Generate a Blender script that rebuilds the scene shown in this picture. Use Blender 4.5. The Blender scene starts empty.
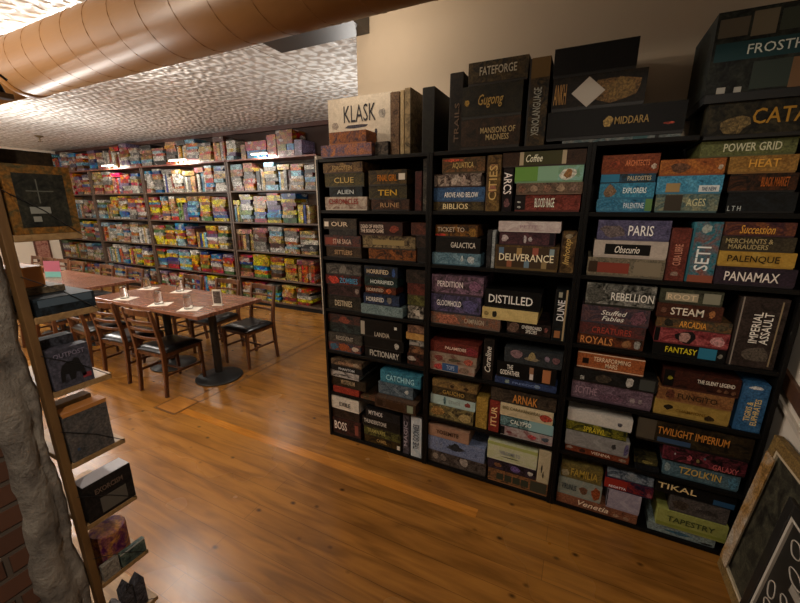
import bpy, bmesh, math, random
from mathutils import Vector, Matrix
PI = math.pi
sc = bpy.context.scene
COL = sc.collection

# ---------------------------------------------------------------- camera, world, lights, exposure
CAM_H = 1.6
cd = bpy.data.cameras.new('camera'); cam = bpy.data.objects.new('camera', cd); COL.objects.link(cam)
cd.sensor_width = 36; cd.lens = 374.0 / 800 * 36; cd.clip_start = .02
cam.location = (0, 0, CAM_H); cam.rotation_euler = (math.radians(90 - 14.47), 0, math.radians(25.8))
sc.camera = cam
sc.view_settings.view_transform = 'Standard'; sc.view_settings.look = 'None'
sc.view_settings.exposure = 0.0; sc.view_settings.gamma = 1; sc.view_settings.use_curve_mapping = False

w = bpy.data.worlds.new('room_ambient'); sc.world = w; w.use_nodes = True
w.node_tree.nodes['Background'].inputs[0].default_value = (1.0, .72, .5, 1)
w.node_tree.nodes['Background'].inputs[1].default_value = 0.06

def area(name, loc, size, power, col, rot=(0, 0, 0), sy=None, spread=180):
    l = bpy.data.lights.new(name, 'AREA'); l.energy = power; l.color = col; l.size = size
    if sy: l.shape = 'RECTANGLE'; l.size_y = sy
    l.spread = math.radians(spread)
    o = bpy.data.objects.new(name, l); COL.objects.link(o); o.location = loc; o.rotation_euler = rot
    return o
def point(name, loc, power, col, r=.06):
    l = bpy.data.lights.new(name, 'POINT'); l.energy = power; l.color = col; l.shadow_soft_size = r
    o = bpy.data.objects.new(name, l); COL.objects.link(o); o.location = loc
    return o
def spot(name, loc, target, power, col, ang, r=.05, blend=.6):
    l = bpy.data.lights.new(name, 'SPOT'); l.energy = power; l.color = col; l.shadow_soft_size = r
    l.spot_size = math.radians(ang); l.spot_blend = blend
    o = bpy.data.objects.new(name, l); COL.objects.link(o); o.location = loc
    o.rotation_euler = (Vector(target) - Vector(loc)).to_track_quat('-Z', 'Y').to_euler()
    return o
WARM = (1, .78, .56); NEUT = (1, .95, .88)
# added unseen fill lamps on the near side of the duct, track heads between duct and ceiling beyond it
point('added_fill_lamp', (-3.4, -.1, 2.35), 96, WARM, .12)
point('added_fill_lamp', (-5.2, -.3, 2.3), 60, NEUT, .12)
point('added_fill_lamp', (-8.2, -.2, 2.2), 60, NEUT, .12)
point('unseen_lamp', (-6.6, 2.45, 1.72), 70, NEUT, .08)
point('unseen_lamp', (-2.05, 3.35, 1.93), 30, NEUT, .08)  # added out of sight behind the near bookcase to brighten the ceiling
point('track_lamp', (-1.2, 1.74, 2.54), 9, (1, .86, .7), .05)
point('track_lamp', (-3.6, 1.85, 2.55), 42, NEUT, .05)
point('track_lamp', (-6.3, 1.9, 2.56), 60, NEUT, .05)
point('track_lamp', (-8.8, 1.9, 2.56), 40, NEUT, .05)
# added unseen lamps: behind the camera, and spots to brighten shelf and wall end
point('added_fill_lamp', (-.2, -1.7, 2.3), 5, WARM, .15)
spot('shelf_fill_spot', (.15, .35, 2.6), (.1, 1.95, 1.0), 32, (1, .86, .7), 76, .06, 1.0)
spot('wall_fill_spot', (-.1, -.5, 2.5), (-1.4, .3, 1.15), 62, (1, .88, .76), 44, .05)

# ---------------------------------------------------------------- materials
def lin(h):
    if isinstance(h, str): h = [int(h[i:i+2], 16) / 255 for i in (0, 2, 4)]
    return tuple(((c / 12.92) if c <= .04045 else ((c + .055) / 1.055) ** 2.4) for c in h) + (1,)
def newmat(name):
    m = bpy.data.materials.new(name); m.use_nodes = True
    nt = m.node_tree; return m, nt, nt.nodes['Principled BSDF']
def N(nt, t, **k):
    n = nt.nodes.new(t)
    for a, b in k.items():
        if a in n.inputs.keys() if hasattr(n.inputs, 'keys') else False: n.inputs[a].default_value = b
        else: setattr(n, a, b)
    return n
_cache = {}
def plain(name, col, rough=.5, metal=0, spec=.5, bump=0, bscale=60, vary=0):
    k = (name,)
    if k in _cache: return _cache[k]
    m, nt, b = newmat(name)
    b.inputs['Base Color'].default_value = lin(col); b.inputs['Roughness'].default_value = rough
    b.inputs['Metallic'].default_value = metal; b.inputs['Specular IOR Level'].default_value = spec
    if bump or vary:
        tc = N(nt, 'ShaderNodeTexCoord'); ns = N(nt, 'ShaderNodeTexNoise'); ns.inputs['Scale'].default_value = bscale
        ns.inputs['Detail'].default_value = 4
        nt.links.new(tc.outputs['Object'], ns.inputs['Vector'])
        if bump:
            bp = N(nt, 'ShaderNodeBump'); bp.inputs['Strength'].default_value = bump; bp.inputs['Distance'].default_value = .01
            nt.links.new(ns.outputs[0], bp.inputs['Height']); nt.links.new(bp.outputs[0], b.inputs['Normal'])
        if vary:
            mx = N(nt, 'ShaderNodeMix', data_type='RGBA'); c = lin(col)
            mx.inputs[6].default_value = tuple(v * (1 - vary) for v in c[:3]) + (1,)
            mx.inputs[7].default_value = tuple(min(1, v * (1 + vary)) for v in c[:3]) + (1,)
            nt.links.new(ns.outputs[0], mx.inputs[0]); nt.links.new(mx.outputs[2], b.inputs['Base Color'])
    _cache[k] = m; return m
def wood(name, c1, c2, rough=.4, scale=(1.2, 22, 22), spec=.5, bump=.05):
    k = (name,)
    if k in _cache: return _cache[k]
    m, nt, b = newmat(name)
    tc = N(nt, 'ShaderNodeTexCoord'); mp = N(nt, 'ShaderNodeMapping'); mp.inputs['Scale'].default_value = scale
    ns = N(nt, 'ShaderNodeTexNoise'); ns.inputs['Scale'].default_value = 3; ns.inputs['Detail'].default_value = 6
    ns.inputs['Distortion'].default_value = .6
    cr = N(nt, 'ShaderNodeValToRGB'); cr.color_ramp.elements[0].color = lin(c1); cr.color_ramp.elements[1].color = lin(c2)
    cr.color_ramp.elements[0].position = .32; cr.color_ramp.elements[1].position = .7
    L = nt.links.new
    L(tc.outputs['Object'], mp.inputs[0]); L(mp.outputs[0], ns.inputs['Vector']); L(ns.outputs[0], cr.inputs[0]); L(cr.outputs[0], b.inputs['Base Color'])
    bp = N(nt, 'ShaderNodeBump'); bp.inputs['Strength'].default_value = bump; bp.inputs['Distance'].default_value = .005
    L(ns.outputs[0], bp.inputs['Height']); L(bp.outputs[0], b.inputs['Normal'])
    b.inputs['Roughness'].default_value = rough; b.inputs['Specular IOR Level'].default_value = spec
    _cache[k] = m; return m
def printed(c1, c2, amount=.5, scale=22, rough=.6):
    k = ('print', c1, c2)
    if k in _cache: return _cache[k]
    m, nt, b = newmat('printed_card'); L = nt.links.new
    tc = N(nt, 'ShaderNodeTexCoord'); ns = N(nt, 'ShaderNodeTexNoise'); ns.inputs['Scale'].default_value = scale
    ns.inputs['Detail'].default_value = 5; ns.inputs['Distortion'].default_value = 1.4; ns.inputs['Roughness'].default_value = .65
    cr = N(nt, 'ShaderNodeValToRGB'); e = cr.color_ramp.elements
    q = lin(c1)
    e[0].position = .40; e[0].color = q; e[1].position = .70; e[1].color = lin(c2)
    lum = .3 * q[0] + .6 * q[1] + .1 * q[2]; soft = lum > .22
    d0 = e.new(.30); d0.color = tuple(v * (.85 if soft else .35) for v in q[:3]) + (1,)
    L(tc.outputs['Object'], ns.inputs['Vector']); L(ns.outputs[0], cr.inputs[0])
    n2 = N(nt, 'ShaderNodeTexNoise'); n2.inputs['Scale'].default_value = 130; n2.inputs['Detail'].default_value = 2; L(tc.outputs['Object'], n2.inputs['Vector'])
    mr = N(nt, 'ShaderNodeMapRange'); L(n2.outputs[0], mr.inputs[0]); mr.inputs[1].default_value = .38; mr.inputs[2].default_value = .66; mr.inputs[3].default_value = .93 if soft else .7; mr.inputs[4].default_value = 1.05 if soft else 1.3
    sm = N(nt, 'ShaderNodeVectorMath', operation='SCALE'); L(cr.outputs[0], sm.inputs[0]); L(mr.outputs[0], sm.inputs['Scale'])
    L(sm.outputs[0], b.inputs['Base Color'])
    b.inputs['Roughness'].default_value = rough; b.inputs['Specular IOR Level'].default_value = .25
    _cache[k] = m; return m

def far_print():
    m, nt, b = newmat('shelf_print'); L = nt.links.new
    oi = N(nt, 'ShaderNodeObjectInfo'); return m, nt, b, oi.outputs['Color']
def far_print_mesh():
    m, nt, b = newmat('shelf_print_joined')
    at = N(nt, 'ShaderNodeAttribute'); at.attribute_name = 'col'; return m, nt, b, at.outputs['Color']
def finish_far(t):
    m, nt, b, col = t; L = nt.links.new
    ge = N(nt, 'ShaderNodeNewGeometry')
    mp = N(nt, 'ShaderNodeMapping'); mp.inputs['Scale'].default_value = (16, 9, 24)
    v = N(nt, 'ShaderNodeTexVoronoi'); v.inputs['Scale'].default_value = 1.0; v.feature = 'F1'
    L(ge.outputs['Position'], mp.inputs[0]); L(mp.outputs[0], v.inputs['Vector'])
    sp = N(nt, 'ShaderNodeSeparateColor'); L(v.outputs['Color'], sp.inputs[0])
    hs = N(nt, 'ShaderNodeHueSaturation'); L(col, hs.inputs['Color'])
    ma = N(nt, 'ShaderNodeMapRange'); L(sp.outputs[0], ma.inputs[0]); ma.inputs[3].default_value = .45; ma.inputs[4].default_value = .55
    L(ma.outputs[0], hs.inputs['Hue']); hs.inputs['Saturation'].default_value = 1.2
    mv = N(nt, 'ShaderNodeMapRange'); L(sp.outputs[1], mv.inputs[0]); mv.inputs[3].default_value = .3; mv.inputs[4].default_value = 1.15
    L(mv.outputs[0], hs.inputs['Value'])
    # pale lettering specks
    mx = N(nt, 'ShaderNodeMix', data_type='RGBA'); mx.inputs[7].default_value = (.5, .47, .42, 1)
    gt = N(nt, 'ShaderNodeMath', operation='GREATER_THAN'); gt.inputs[1].default_value = .9; L(sp.outputs[2], gt.inputs[0])
    ml = N(nt, 'ShaderNodeMath', operation='MULTIPLY'); ml.inputs[1].default_value = .7; L(gt.outputs[0], ml.inputs[0])
    L(ml.outputs[0], mx.inputs[0]); L(hs.outputs[0], mx.inputs[6])
    mp2 = N(nt, 'ShaderNodeMapping'); mp2.inputs['Scale'].default_value = (55, 55, 90)
    n2 = N(nt, 'ShaderNodeTexNoise'); n2.inputs['Scale'].default_value = 1; L(ge.outputs['Position'], mp2.inputs[0]); L(mp2.outputs[0], n2.inputs['Vector'])
    mr = N(nt, 'ShaderNodeMapRange'); L(n2.outputs[0], mr.inputs[0]); mr.inputs[1].default_value = .4; mr.inputs[2].default_value = .6; mr.inputs[3].default_value = .16; mr.inputs[4].default_value = .98
    mm = N(nt, 'ShaderNodeVectorMath', operation='SCALE'); L(mx.outputs[2], mm.inputs[0]); L(mr.outputs[0], mm.inputs['Scale'])
    L(mm.outputs[0], b.inputs['Base Color']); b.inputs['Roughness'].default_value = .35
    return m
M_FAR = finish_far(far_print()); M_FARJ = finish_far(far_print_mesh())

BLACK = plain('black_paint', '0c0b0a', .55, spec=.2)
DKWOOD = wood('dark_shelf_wood', '3a2a22', '54402f', .5)
CHAIRW = wood('chair_wood', '45291a', '74482a', .38, (10, 10, 1.2))
VINYL = plain('black_vinyl', '0c0c0d', .28, bump=.05, bscale=90)
IRON = plain('black_iron', '1a1b1c', .45, bump=.1, bscale=120)
CARD = plain('grey_card', '8a8278', .7)

# floor: wide worn planks running along the shelves
def floor_mat(rot=0, name='plank_floor'):
    m, nt, b = newmat(name); L = nt.links.new
    tc = N(nt, 'ShaderNodeTexCoord'); mp = N(nt, 'ShaderNodeMapping'); mp.inputs['Rotation'].default_value = (0, 0, rot)
    L(tc.outputs['Object'], mp.inputs[0])
    br = N(nt, 'ShaderNodeTexBrick'); br.offset = .37; br.offset_frequency = 2
    for k, v in (('Scale', 1), ('Mortar Size', .0016), ('Brick Width', 3.9), ('Row Height', .11), ('Bias', 0), ('Mortar Smooth', .3)): br.inputs[k].default_value = v
    br.inputs['Color1'].default_value = (.2, .2, .2, 1); br.inputs['Color2'].default_value = (.9, .9, .9, 1); br.inputs['Mortar'].default_value = (.5, .5, .5, 1)
    L(mp.outputs[0], br.inputs['Vector'])
    mg = N(nt, 'ShaderNodeMapping'); mg.inputs['Scale'].default_value = (1.3, 11, 1); L(mp.outputs[0], mg.inputs[0])
    g = N(nt, 'ShaderNodeTexNoise'); g.inputs['Scale'].default_value = 1.6; g.inputs['Detail'].default_value = 7; g.inputs['Distortion'].default_value = 1.0
    L(mg.outputs[0], g.inputs['Vector'])
    big = N(nt, 'ShaderNodeTexNoise'); big.inputs['Scale'].default_value = 1.1; big.inputs['Detail'].default_value = 3; L(mp.outputs[0], big.inputs['Vector'])
    a = N(nt, 'ShaderNodeMath', operation='MULTIPLY_ADD'); L(br.outputs['Color'], a.inputs[0]); a.inputs[1].default_value = .13; L(g.outputs[0], a.inputs[2])
    a2 = N(nt, 'ShaderNodeMath', operation='MULTIPLY_ADD'); L(big.outputs[0], a2.inputs[0]); a2.inputs[1].default_value = .55; L(a.outputs[0], a2.inputs[2])
    cr = N(nt, 'ShaderNodeValToRGB'); e = cr.color_ramp.elements
    e[0].position = .3; e[0].color = lin('452c12'); e[1].position = 1.0; e[1].color = lin('9c6a2c')
    x = e.new(.7); x.color = lin('7a5020')
    L(a2.outputs[0], cr.inputs[0])
    # knots
    mk = N(nt, 'ShaderNodeMapping'); mk.inputs['Scale'].default_value = (6.5, 9.5, 1); L(mp.outputs[0], mk.inputs[0])
    vo = N(nt, 'ShaderNodeTexVoronoi'); vo.inputs['Scale'].default_value = 1; L(mk.outputs[0], vo.inputs['Vector'])
    lt = N(nt, 'ShaderNodeMapRange'); L(vo.outputs['Distance'], lt.inputs[0]); lt.inputs[1].default_value = .04; lt.inputs[2].default_value = .14; lt.inputs[3].default_value = .85; lt.inputs[4].default_value = 0
    spc = N(nt, 'ShaderNodeSeparateColor'); L(vo.outputs['Color'], spc.inputs[0])
    gk = N(nt, 'ShaderNodeMath', operation='GREATER_THAN'); gk.inputs[1].default_value = .25; L(spc.outputs[0], gk.inputs[0])
    mk2 = N(nt, 'ShaderNodeMath', operation='MULTIPLY'); L(lt.outputs[0], mk2.inputs[0]); L(gk.outputs[0], mk2.inputs[1])
    mx = N(nt, 'ShaderNodeMix', data_type='RGBA'); L(mk2.outputs[0], mx.inputs[0]); L(cr.outputs[0], mx.inputs[6]); mx.inputs[7].default_value = lin('1f120a')
    # seams
    ms = N(nt, 'ShaderNodeMath', operation='MULTIPLY'); ms.inputs[1].default_value = .55; L(br.outputs['Fac'], ms.inputs[0])
    m2 = N(nt, 'ShaderNodeMix', data_type='RGBA'); L(ms.outputs[0], m2.inputs[0]); L(mx.outputs[2], m2.inputs[6]); m2.inputs[7].default_value = lin('3a220f')
    L(m2.outputs[2], b.inputs['Base Color'])
    r = N(nt, 'ShaderNodeMapRange'); L(big.outputs[0], r.inputs[0]); r.inputs[3].default_value = .17; r.inputs[4].default_value = .36; L(r.outputs[0], b.inputs['Roughness'])
    bp = N(nt, 'ShaderNodeBump'); bp.inputs['Strength'].default_value = .12; bp.inputs['Distance'].default_value = .003
    L(g.outputs[0], bp.inputs['Height']); L(bp.outputs[0], b.inputs['Normal'])
    return m
def tin_mat():
    m, nt, b = newmat('pressed_tin_ceiling'); L = nt.links.new
    tc = N(nt, 'ShaderNodeTexCoord'); mp = N(nt, 'ShaderNodeMapping'); mp.inputs['Scale'].default_value = (8.5, 8.5, 1); L(tc.outputs['Object'], mp.inputs[0])
    wv = []
    for rz, sc_ in ((0, 1), (PI / 2, 1), (PI / 4, 1.414), (-PI / 4, 1.414)):
        q = N(nt, 'ShaderNodeMapping'); q.inputs['Rotation'].default_value = (0, 0, rz); L(mp.outputs[0], q.inputs[0])
        t = N(nt, 'ShaderNodeTexWave'); t.wave_type = 'BANDS'; t.inputs['Scale'].default_value = .628 * sc_ / 2 * 1.0; t.inputs['Distortion'].default_value = 5.0; t.inputs['Detail'].default_value = 2; t.inputs['Detail Scale'].default_value = 1.6
        L(q.outputs[0], t.inputs['Vector']); wv.append(t)
    a = N(nt, 'ShaderNodeMath', operation='MULTIPLY'); L(wv[0].outputs['Fac'], a.inputs[0]); L(wv[1].outputs['Fac'], a.inputs[1])
    c = N(nt, 'ShaderNodeMath', operation='MULTIPLY'); L(wv[2].outputs['Fac'], c.inputs[0]); L(wv[3].outputs['Fac'], c.inputs[1])
    s = N(nt, 'ShaderNodeMath', operation='ADD'); L(a.outputs[0], s.inputs[0]); L(c.outputs[0], s.inputs[1])
    br = N(nt, 'ShaderNodeTexBrick'); br.offset = 0
    for k, v in (('Scale', 1), ('Mortar Size', .004), ('Brick Width', 1.2), ('Row Height', .6)): br.inputs[k].default_value = v
    L(tc.outputs['Object'], br.inputs['Vector'])
    s2 = N(nt, 'ShaderNodeMath', operation='SUBTRACT'); L(s.outputs[0], s2.inputs[0]); L(br.outputs['Fac'], s2.inputs[1])
    bp = N(nt, 'ShaderNodeBump'); bp.inputs['Strength'].default_value = .8; bp.inputs['Distance'].default_value = .015; L(s2.outputs[0], bp.inputs['Height']); L(bp.outputs[0], b.inputs['Normal'])
    mx = N(nt, 'ShaderNodeMix', data_type='RGBA'); L(br.outputs['Fac'], mx.inputs[0]); rp = N(nt, 'ShaderNodeValToRGB'); rp.color_ramp.elements[0].position = .1; rp.color_ramp.elements[0].color = lin('b4aaa0'); rp.color_ramp.elements[1].position = .65; rp.color_ramp.elements[1].color = lin('efeeeb'); L(s.outputs[0], rp.inputs[0]); L(rp.outputs[0], mx.inputs[6]); mx.inputs[7].default_value = lin('6c5c50')  # relief shading painted into the colour: greyer recesses, paler raised parts
    L(mx.outputs[2], b.inputs['Base Color']); b.inputs['Roughness'].default_value = .38; b.inputs['Metallic'].default_value = 0
    return m
def brick_mat():
    m, nt, b = newmat('old_brick'); L = nt.links.new
    tc = N(nt, 'ShaderNodeTexCoord'); sx = N(nt, 'ShaderNodeSeparateXYZ'); L(tc.outputs['Object'], sx.inputs[0])
    cb = N(nt, 'ShaderNodeCombineXYZ'); ad = N(nt, 'ShaderNodeMath', operation='ADD'); L(sx.outputs[0], ad.inputs[0]); L(sx.outputs[1], ad.inputs[1]); L(ad.outputs[0], cb.inputs[0]); L(sx.outputs[2], cb.inputs[1])
    br = N(nt, 'ShaderNodeTexBrick')
    for k, v in (('Scale', 1), ('Mortar Size', .008), ('Brick Width', .21), ('Row Height', .068), ('Mortar Smooth', .4)): br.inputs[k].default_value = v
    br.inputs['Color1'].default_value = lin('4a3022'); br.inputs['Color2'].default_value = lin('68432e'); br.inputs['Mortar'].default_value = lin('5c5044')
    L(cb.outputs[0], br.inputs['Vector']); L(br.outputs['Color'], b.inputs['Base Color']); b.inputs['Roughness'].default_value = .9
    bp = N(nt, 'ShaderNodeBump'); bp.invert = True; bp.inputs['Distance'].default_value = .01; L(br.outputs['Fac'], bp.inputs['Height']); L(bp.outputs[0], b.inputs['Normal'])
    return m

# ---------------------------------------------------------------- mesh helpers
def box(bm, x0, x1, y0, y1, z0, z1, mi=0, M=None):
    P = [(x, y, z) for z in (z0, z1) for y in (y0, y1) for x in (x0, x1)]
    v = [bm.verts.new(M @ Vector(p) if M else p) for p in P]
    for f in ((0, 2, 3, 1), (4, 5, 7, 6), (0, 1, 5, 4), (2, 6, 7, 3), (0, 4, 6, 2), (1, 3, 7, 5)):
        bm.faces.new([v[i] for i in f]).material_index = mi
def lathe(bm, prof, seg=24, cx=0, cy=0, mi=0):
    rings = []
    for r, z in prof:
        rings.append([bm.verts.new((cx + r * math.cos(2 * PI * k / seg), cy + r * math.sin(2 * PI * k / seg), z)) for k in range(seg)])
    for a, b in zip(rings, rings[1:]):
        for k in range(seg): bm.faces.new((a[k], a[(k + 1) % seg], b[(k + 1) % seg], b[k])).material_index = mi
    bm.faces.new(rings[0][::-1]).material_index = mi; bm.faces.new(rings[-1]).material_index = mi
def tube(bm, pts, r, seg=6, mi=0):
    pts = [Vector(p) for p in pts]; rings = []
    for i, p in enumerate(pts):
        t = (pts[min(i + 1, len(pts) - 1)] - pts[max(i - 1, 0)]).normalized()
        u = t.cross(Vector((0, 0, 1)) if abs(t.z) < .9 else Vector((1, 0, 0))).normalized(); v = t.cross(u)
        rings.append([bm.verts.new(p + (u * math.cos(2 * PI * k / seg) + v * math.sin(2 * PI * k / seg)) * r) for k in range(seg)])
    for a, b in zip(rings, rings[1:]):
        for k in range(seg): bm.faces.new((a[k], a[(k + 1) % seg], b[(k + 1) % seg], b[k])).material_index = mi
    bm.faces.new(rings[0][::-1]); bm.faces.new(rings[-1])
def sweep(bm, pts, secs, U=(1, 0, 0)):
    """rectangular section swept along pts; secs = (width along U, depth)"""
    pts = [Vector(p) for p in pts]; U = Vector(U); rings = []
    for i, p in enumerate(pts):
        t = (pts[min(i + 1, len(pts) - 1)] - pts[max(i - 1, 0)]).normalized(); v = t.cross(U).normalized(); u = v.cross(t).normalized()
        a, b = secs[i] if isinstance(secs, list) else secs
        rings.append([bm.verts.new(p + u * sx * a / 2 + v * sy * b / 2) for sx, sy in ((-1, -1), (1, -1), (1, 1), (-1, 1))])
    for a, b in zip(rings, rings[1:]):
        for k in range(4): bm.faces.new((a[k], a[(k + 1) % 4], b[(k + 1) % 4], b[k]))
    bm.faces.new(rings[0][::-1]); bm.faces.new(rings[-1])
def obj(name, bm, mats, parent=None, bev=0, smooth=False, loc=None, rot=None):
    bmesh.ops.recalc_face_normals(bm, faces=bm.faces)
    me = bpy.data.meshes.new(name); bm.to_mesh(me); bm.free()
    for m in (mats if isinstance(mats, (list, tuple)) else [mats]): me.materials.append(m)
    if smooth:
        for p in me.polygons: p.use_smooth = True
    o = bpy.data.objects.new(name, me); COL.objects.link(o)
    if bev:
        b = o.modifiers.new('bevel', 'BEVEL'); b.width = bev; b.segments = 2; b.limit_method = 'ANGLE'
    if parent: o.parent = parent
    if loc: o.location = loc
    if rot: o.rotation_euler = rot
    return o
def tag(o, label, cat, group=None):
    o['label'] = label; o['category'] = cat
    if group: o['group'] = group
    return o
def thing(name, label, cat, loc=(0, 0, 0), rz=0, group=None):
    o = bpy.data.objects.new(name, None); COL.objects.link(o); o.location = loc; o.rotation_euler = (0, 0, rz)
    return tag(o, label, cat, group)
def struct(o): o['kind'] = 'structure'; return o
def kids(o): return [c for c in bpy.data.objects if c.parent == o]
def dup(root, loc, rz, label, group=None):
    tree = [(c, kids(c)) for c in kids(root)]
    r = root.copy(); COL.objects.link(r); r.location = loc; r.rotation_euler = (0, 0, rz); r['label'] = label
    if group: r['group'] = group
    for c, gs in tree:
        d = c.copy(); COL.objects.link(d); d.parent = r
        for g in gs:
            h = g.copy(); COL.objects.link(h); h.parent = d
    return r
_tx = {}
def text_mesh(s, w, h, bold=.018, shear=0):
    """letters as a flat raised mesh in XZ, centred, facing -Y, filling w x h"""
    cu = bpy.data.curves.new('lettering', 'FONT'); cu.body = s; cu.align_x = 'CENTER'; cu.resolution_u = 2
    cu.offset = bold; cu.shear = shear; cu.space_line = .85; cu.extrude = .02
    t = bpy.data.objects.new('tmp', cu); COL.objects.link(t)
    dg = bpy.context.evaluated_depsgraph_get()
    me = bpy.data.meshes.new_from_object(t.evaluated_get(dg))
    bpy.data.objects.remove(t); bpy.data.curves.remove(cu)
    xs = [v.co.x for v in me.vertices]; ys = [v.co.y for v in me.vertices]
    if not xs: return me
    ax, bx, ay, by = min(xs), max(xs), min(ys), max(ys)
    for v in me.vertices:
        x = ((v.co.x - ax) / max(1e-6, bx - ax) - .5) * w; y = ((v.co.y - ay) / max(1e-6, by - ay) - .5) * h; z = v.co.z
        v.co = (x, -.0005 if z > 0 else .0003, y)
    return me
def text_obj(name, s, w, h, mat, parent, loc, rot=(0, 0, 0), **k):
    me = text_mesh(s, w, h, **k); me.name = name; me.materials.append(mat)
    o = bpy.data.objects.new(name, me); COL.objects.link(o); o.parent = parent; o.location = loc; o.rotation_euler = rot
    return o

# ---------------------------------------------------------------- room
CEIL = 2.75
bm = bmesh.new(); box(bm, -10.9, .95, -2.4, 4.85, -.06, 0); struct(obj('floor', bm, floor_mat()))
bm = bmesh.new(); box(bm, -10.9, .95, -2.4, 4.85, CEIL, CEIL + .08); struct(obj('ceiling', bm, tin_mat()))
bm = bmesh.new(); box(bm, -10.9, .95, 4.72, 4.85, 0, CEIL); struct(obj('wall_back', bm, plain('brown_wall', '36241c', .8)))
bm = bmesh.new(); box(bm, -10.9, -10.78, -2.4, 4.72, 0, CEIL); struct(obj('wall_left', bm, plain('cream_wall', 'dccdb8', .8)))
bm = bmesh.new(); box(bm, -1.385, .95, 2.25, 2.37, 0, CEIL); struct(obj('wall_partition', bm, plain('beige_wall', 'b9aa94', .75, bump=.05, bscale=30)))
bm = bmesh.new(); box(bm, .83, .95, -2.4, 2.25, 0, CEIL); struct(obj('wall_right', bm, plain('white_wall', 'c8c0b4', .75)))
# sloping brown rail on the right wall
bm = bmesh.new(); sweep(bm, [(.822, 2.22, .96), (.822, 1.75, .84), (.822, 1.3, .725)], (.016, .07)); struct(obj('trim_1', bm, plain('brown_trim', '4a3020', .5), bev=.002))
bm = bmesh.new(); sweep(bm, [(.824, 2.22, .865), (.824, 1.75, .745), (.824, 1.3, .63)], (.012, .02)); struct(obj('trim_2', bm, plain('white_trim', 'b4aca0', .6)))
# beam boxed in under the ceiling beside the partition
bm = bmesh.new(); box(bm, -1.98, -1.29, 1.86, 2.249, 2.6, CEIL); struct(obj('trim_3', bm, plain('soffit_grey_brown', '3a322d', .45), bev=.003))
# crown board at the back wall, above the games
bm = bmesh.new(); box(bm, -10.78, -2.9, 4.66, 4.719, 2.69, CEIL); struct(obj('trim_4', bm, plain('crown_red_brown', '4c2c22', .6)))
# dark border strip and square patch let into the floor
SEAM = wood('dark_strip', '4a2e14', '6a4420', .35)
bm = bmesh.new(); box(bm, -2.86, -2.85, 1.82, 4.1, 0, .0015); box(bm, -2.75, -2.74, 1.82, 4.1, 0, .0015); box(bm, -2.86, -2.74, 2.9, 2.908, 0, .0016); struct(obj('trim_5', bm, [SEAM, wood('strip_inner', '9a6c34', 'ac7c3e', .35)]))
bm = bmesh.new(); box(bm, -3.0, -2.745, 1.59, 1.819, 0, .002); box(bm, -2.985, -2.76, 1.605, 1.804, .002, .0026, 1); struct(obj('trim_6', bm, [SEAM, wood('patch_inner', '946028', 'aa7434', .3)]))
bm = bmesh.new(); box(bm, -2.739, -.35, 1.635, 1.70, 0, .0012); struct(obj('trim_7', bm, wood('orange_plank', '98601f', 'bc7c30', .22)))

# brick wall with rough render at its end (left foreground)
bm = bmesh.new(); box(bm, -1.62, -1.31, -1.2, .33, 0, CEIL); struct(obj('wall_brick', bm, brick_mat()))
random.seed(5)
m, nt, b = newmat('rough_render'); L = nt.links.new
tc = N(nt, 'ShaderNodeTexCoord'); n1 = N(nt, 'ShaderNodeTexNoise'); n1.inputs['Scale'].default_value = 11; n1.inputs['Detail'].default_value = 12; n1.inputs['Roughness'].default_value = .68
L(tc.outputs['Object'], n1.inputs['Vector']); cr = N(nt, 'ShaderNodeValToRGB'); e = cr.color_ramp.elements
e[0].position = .3; e[0].color = lin('5e564e'); e[1].position = .68; e[1].color = lin('b0a696'); L(n1.outputs[0], cr.inputs[0]); L(cr.outputs[0], b.inputs['Base Color'])
b.inputs['Roughness'].default_value = .95; bp = N(nt, 'ShaderNodeBump'); bp.inputs['Distance'].default_value = .035; bp.inputs['Strength'].default_value = 1; L(n1.outputs[0], bp.inputs['Height']); L(bp.outputs[0], b.inputs['Normal'])
RENDERM = m
bm = bmesh.new(); nz, ny = 90, 10; grid = []
for i in range(nz + 1):
    z = CEIL * i / nz; row = []
    yl = .302 + .010 * math.sin(z * 9) + random.uniform(-.006, .006) - .05 * max(0, min(1, (z - 1.1) * 8))
    yr = .412 + random.uniform(-.004, .004) + .006 * math.sin(z * 19)
    for j in range(ny + 1):
        t = j / ny; y = yl + (yr - yl) * t
        x = -1.31 + .028 * math.sin(PI * min(1, t * 1.5 + .0)) ** .5 * (1 if 0 < j < ny else 0) + (random.uniform(-.004, .004) if 0 < j < ny else -.004)
        if j == ny: x = -1.33
        row.append(bm.verts.new((x, y, z)))
    grid.append(row)
for i in range(nz):
    for j in range(ny): bm.faces.new((grid[i][j], grid[i][j+1], grid[i+1][j+1], grid[i+1][j]))
back = [[bm.verts.new((-1.62, g[j].co.y, g[j].co.z)) for j in (0, ny)] for g in grid]
for i in range(nz):
    bm.faces.new((grid[i][ny], back[i][1], back[i+1][1], grid[i+1][ny])); bm.faces.new((grid[i][0], grid[i+1][0], back[i+1][0], back[i][0])); bm.faces.new((back[i][0], back[i+1][0], back[i+1][1], back[i][1]))
struct(obj('wall_render', bm, RENDERM, smooth=True))

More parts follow.
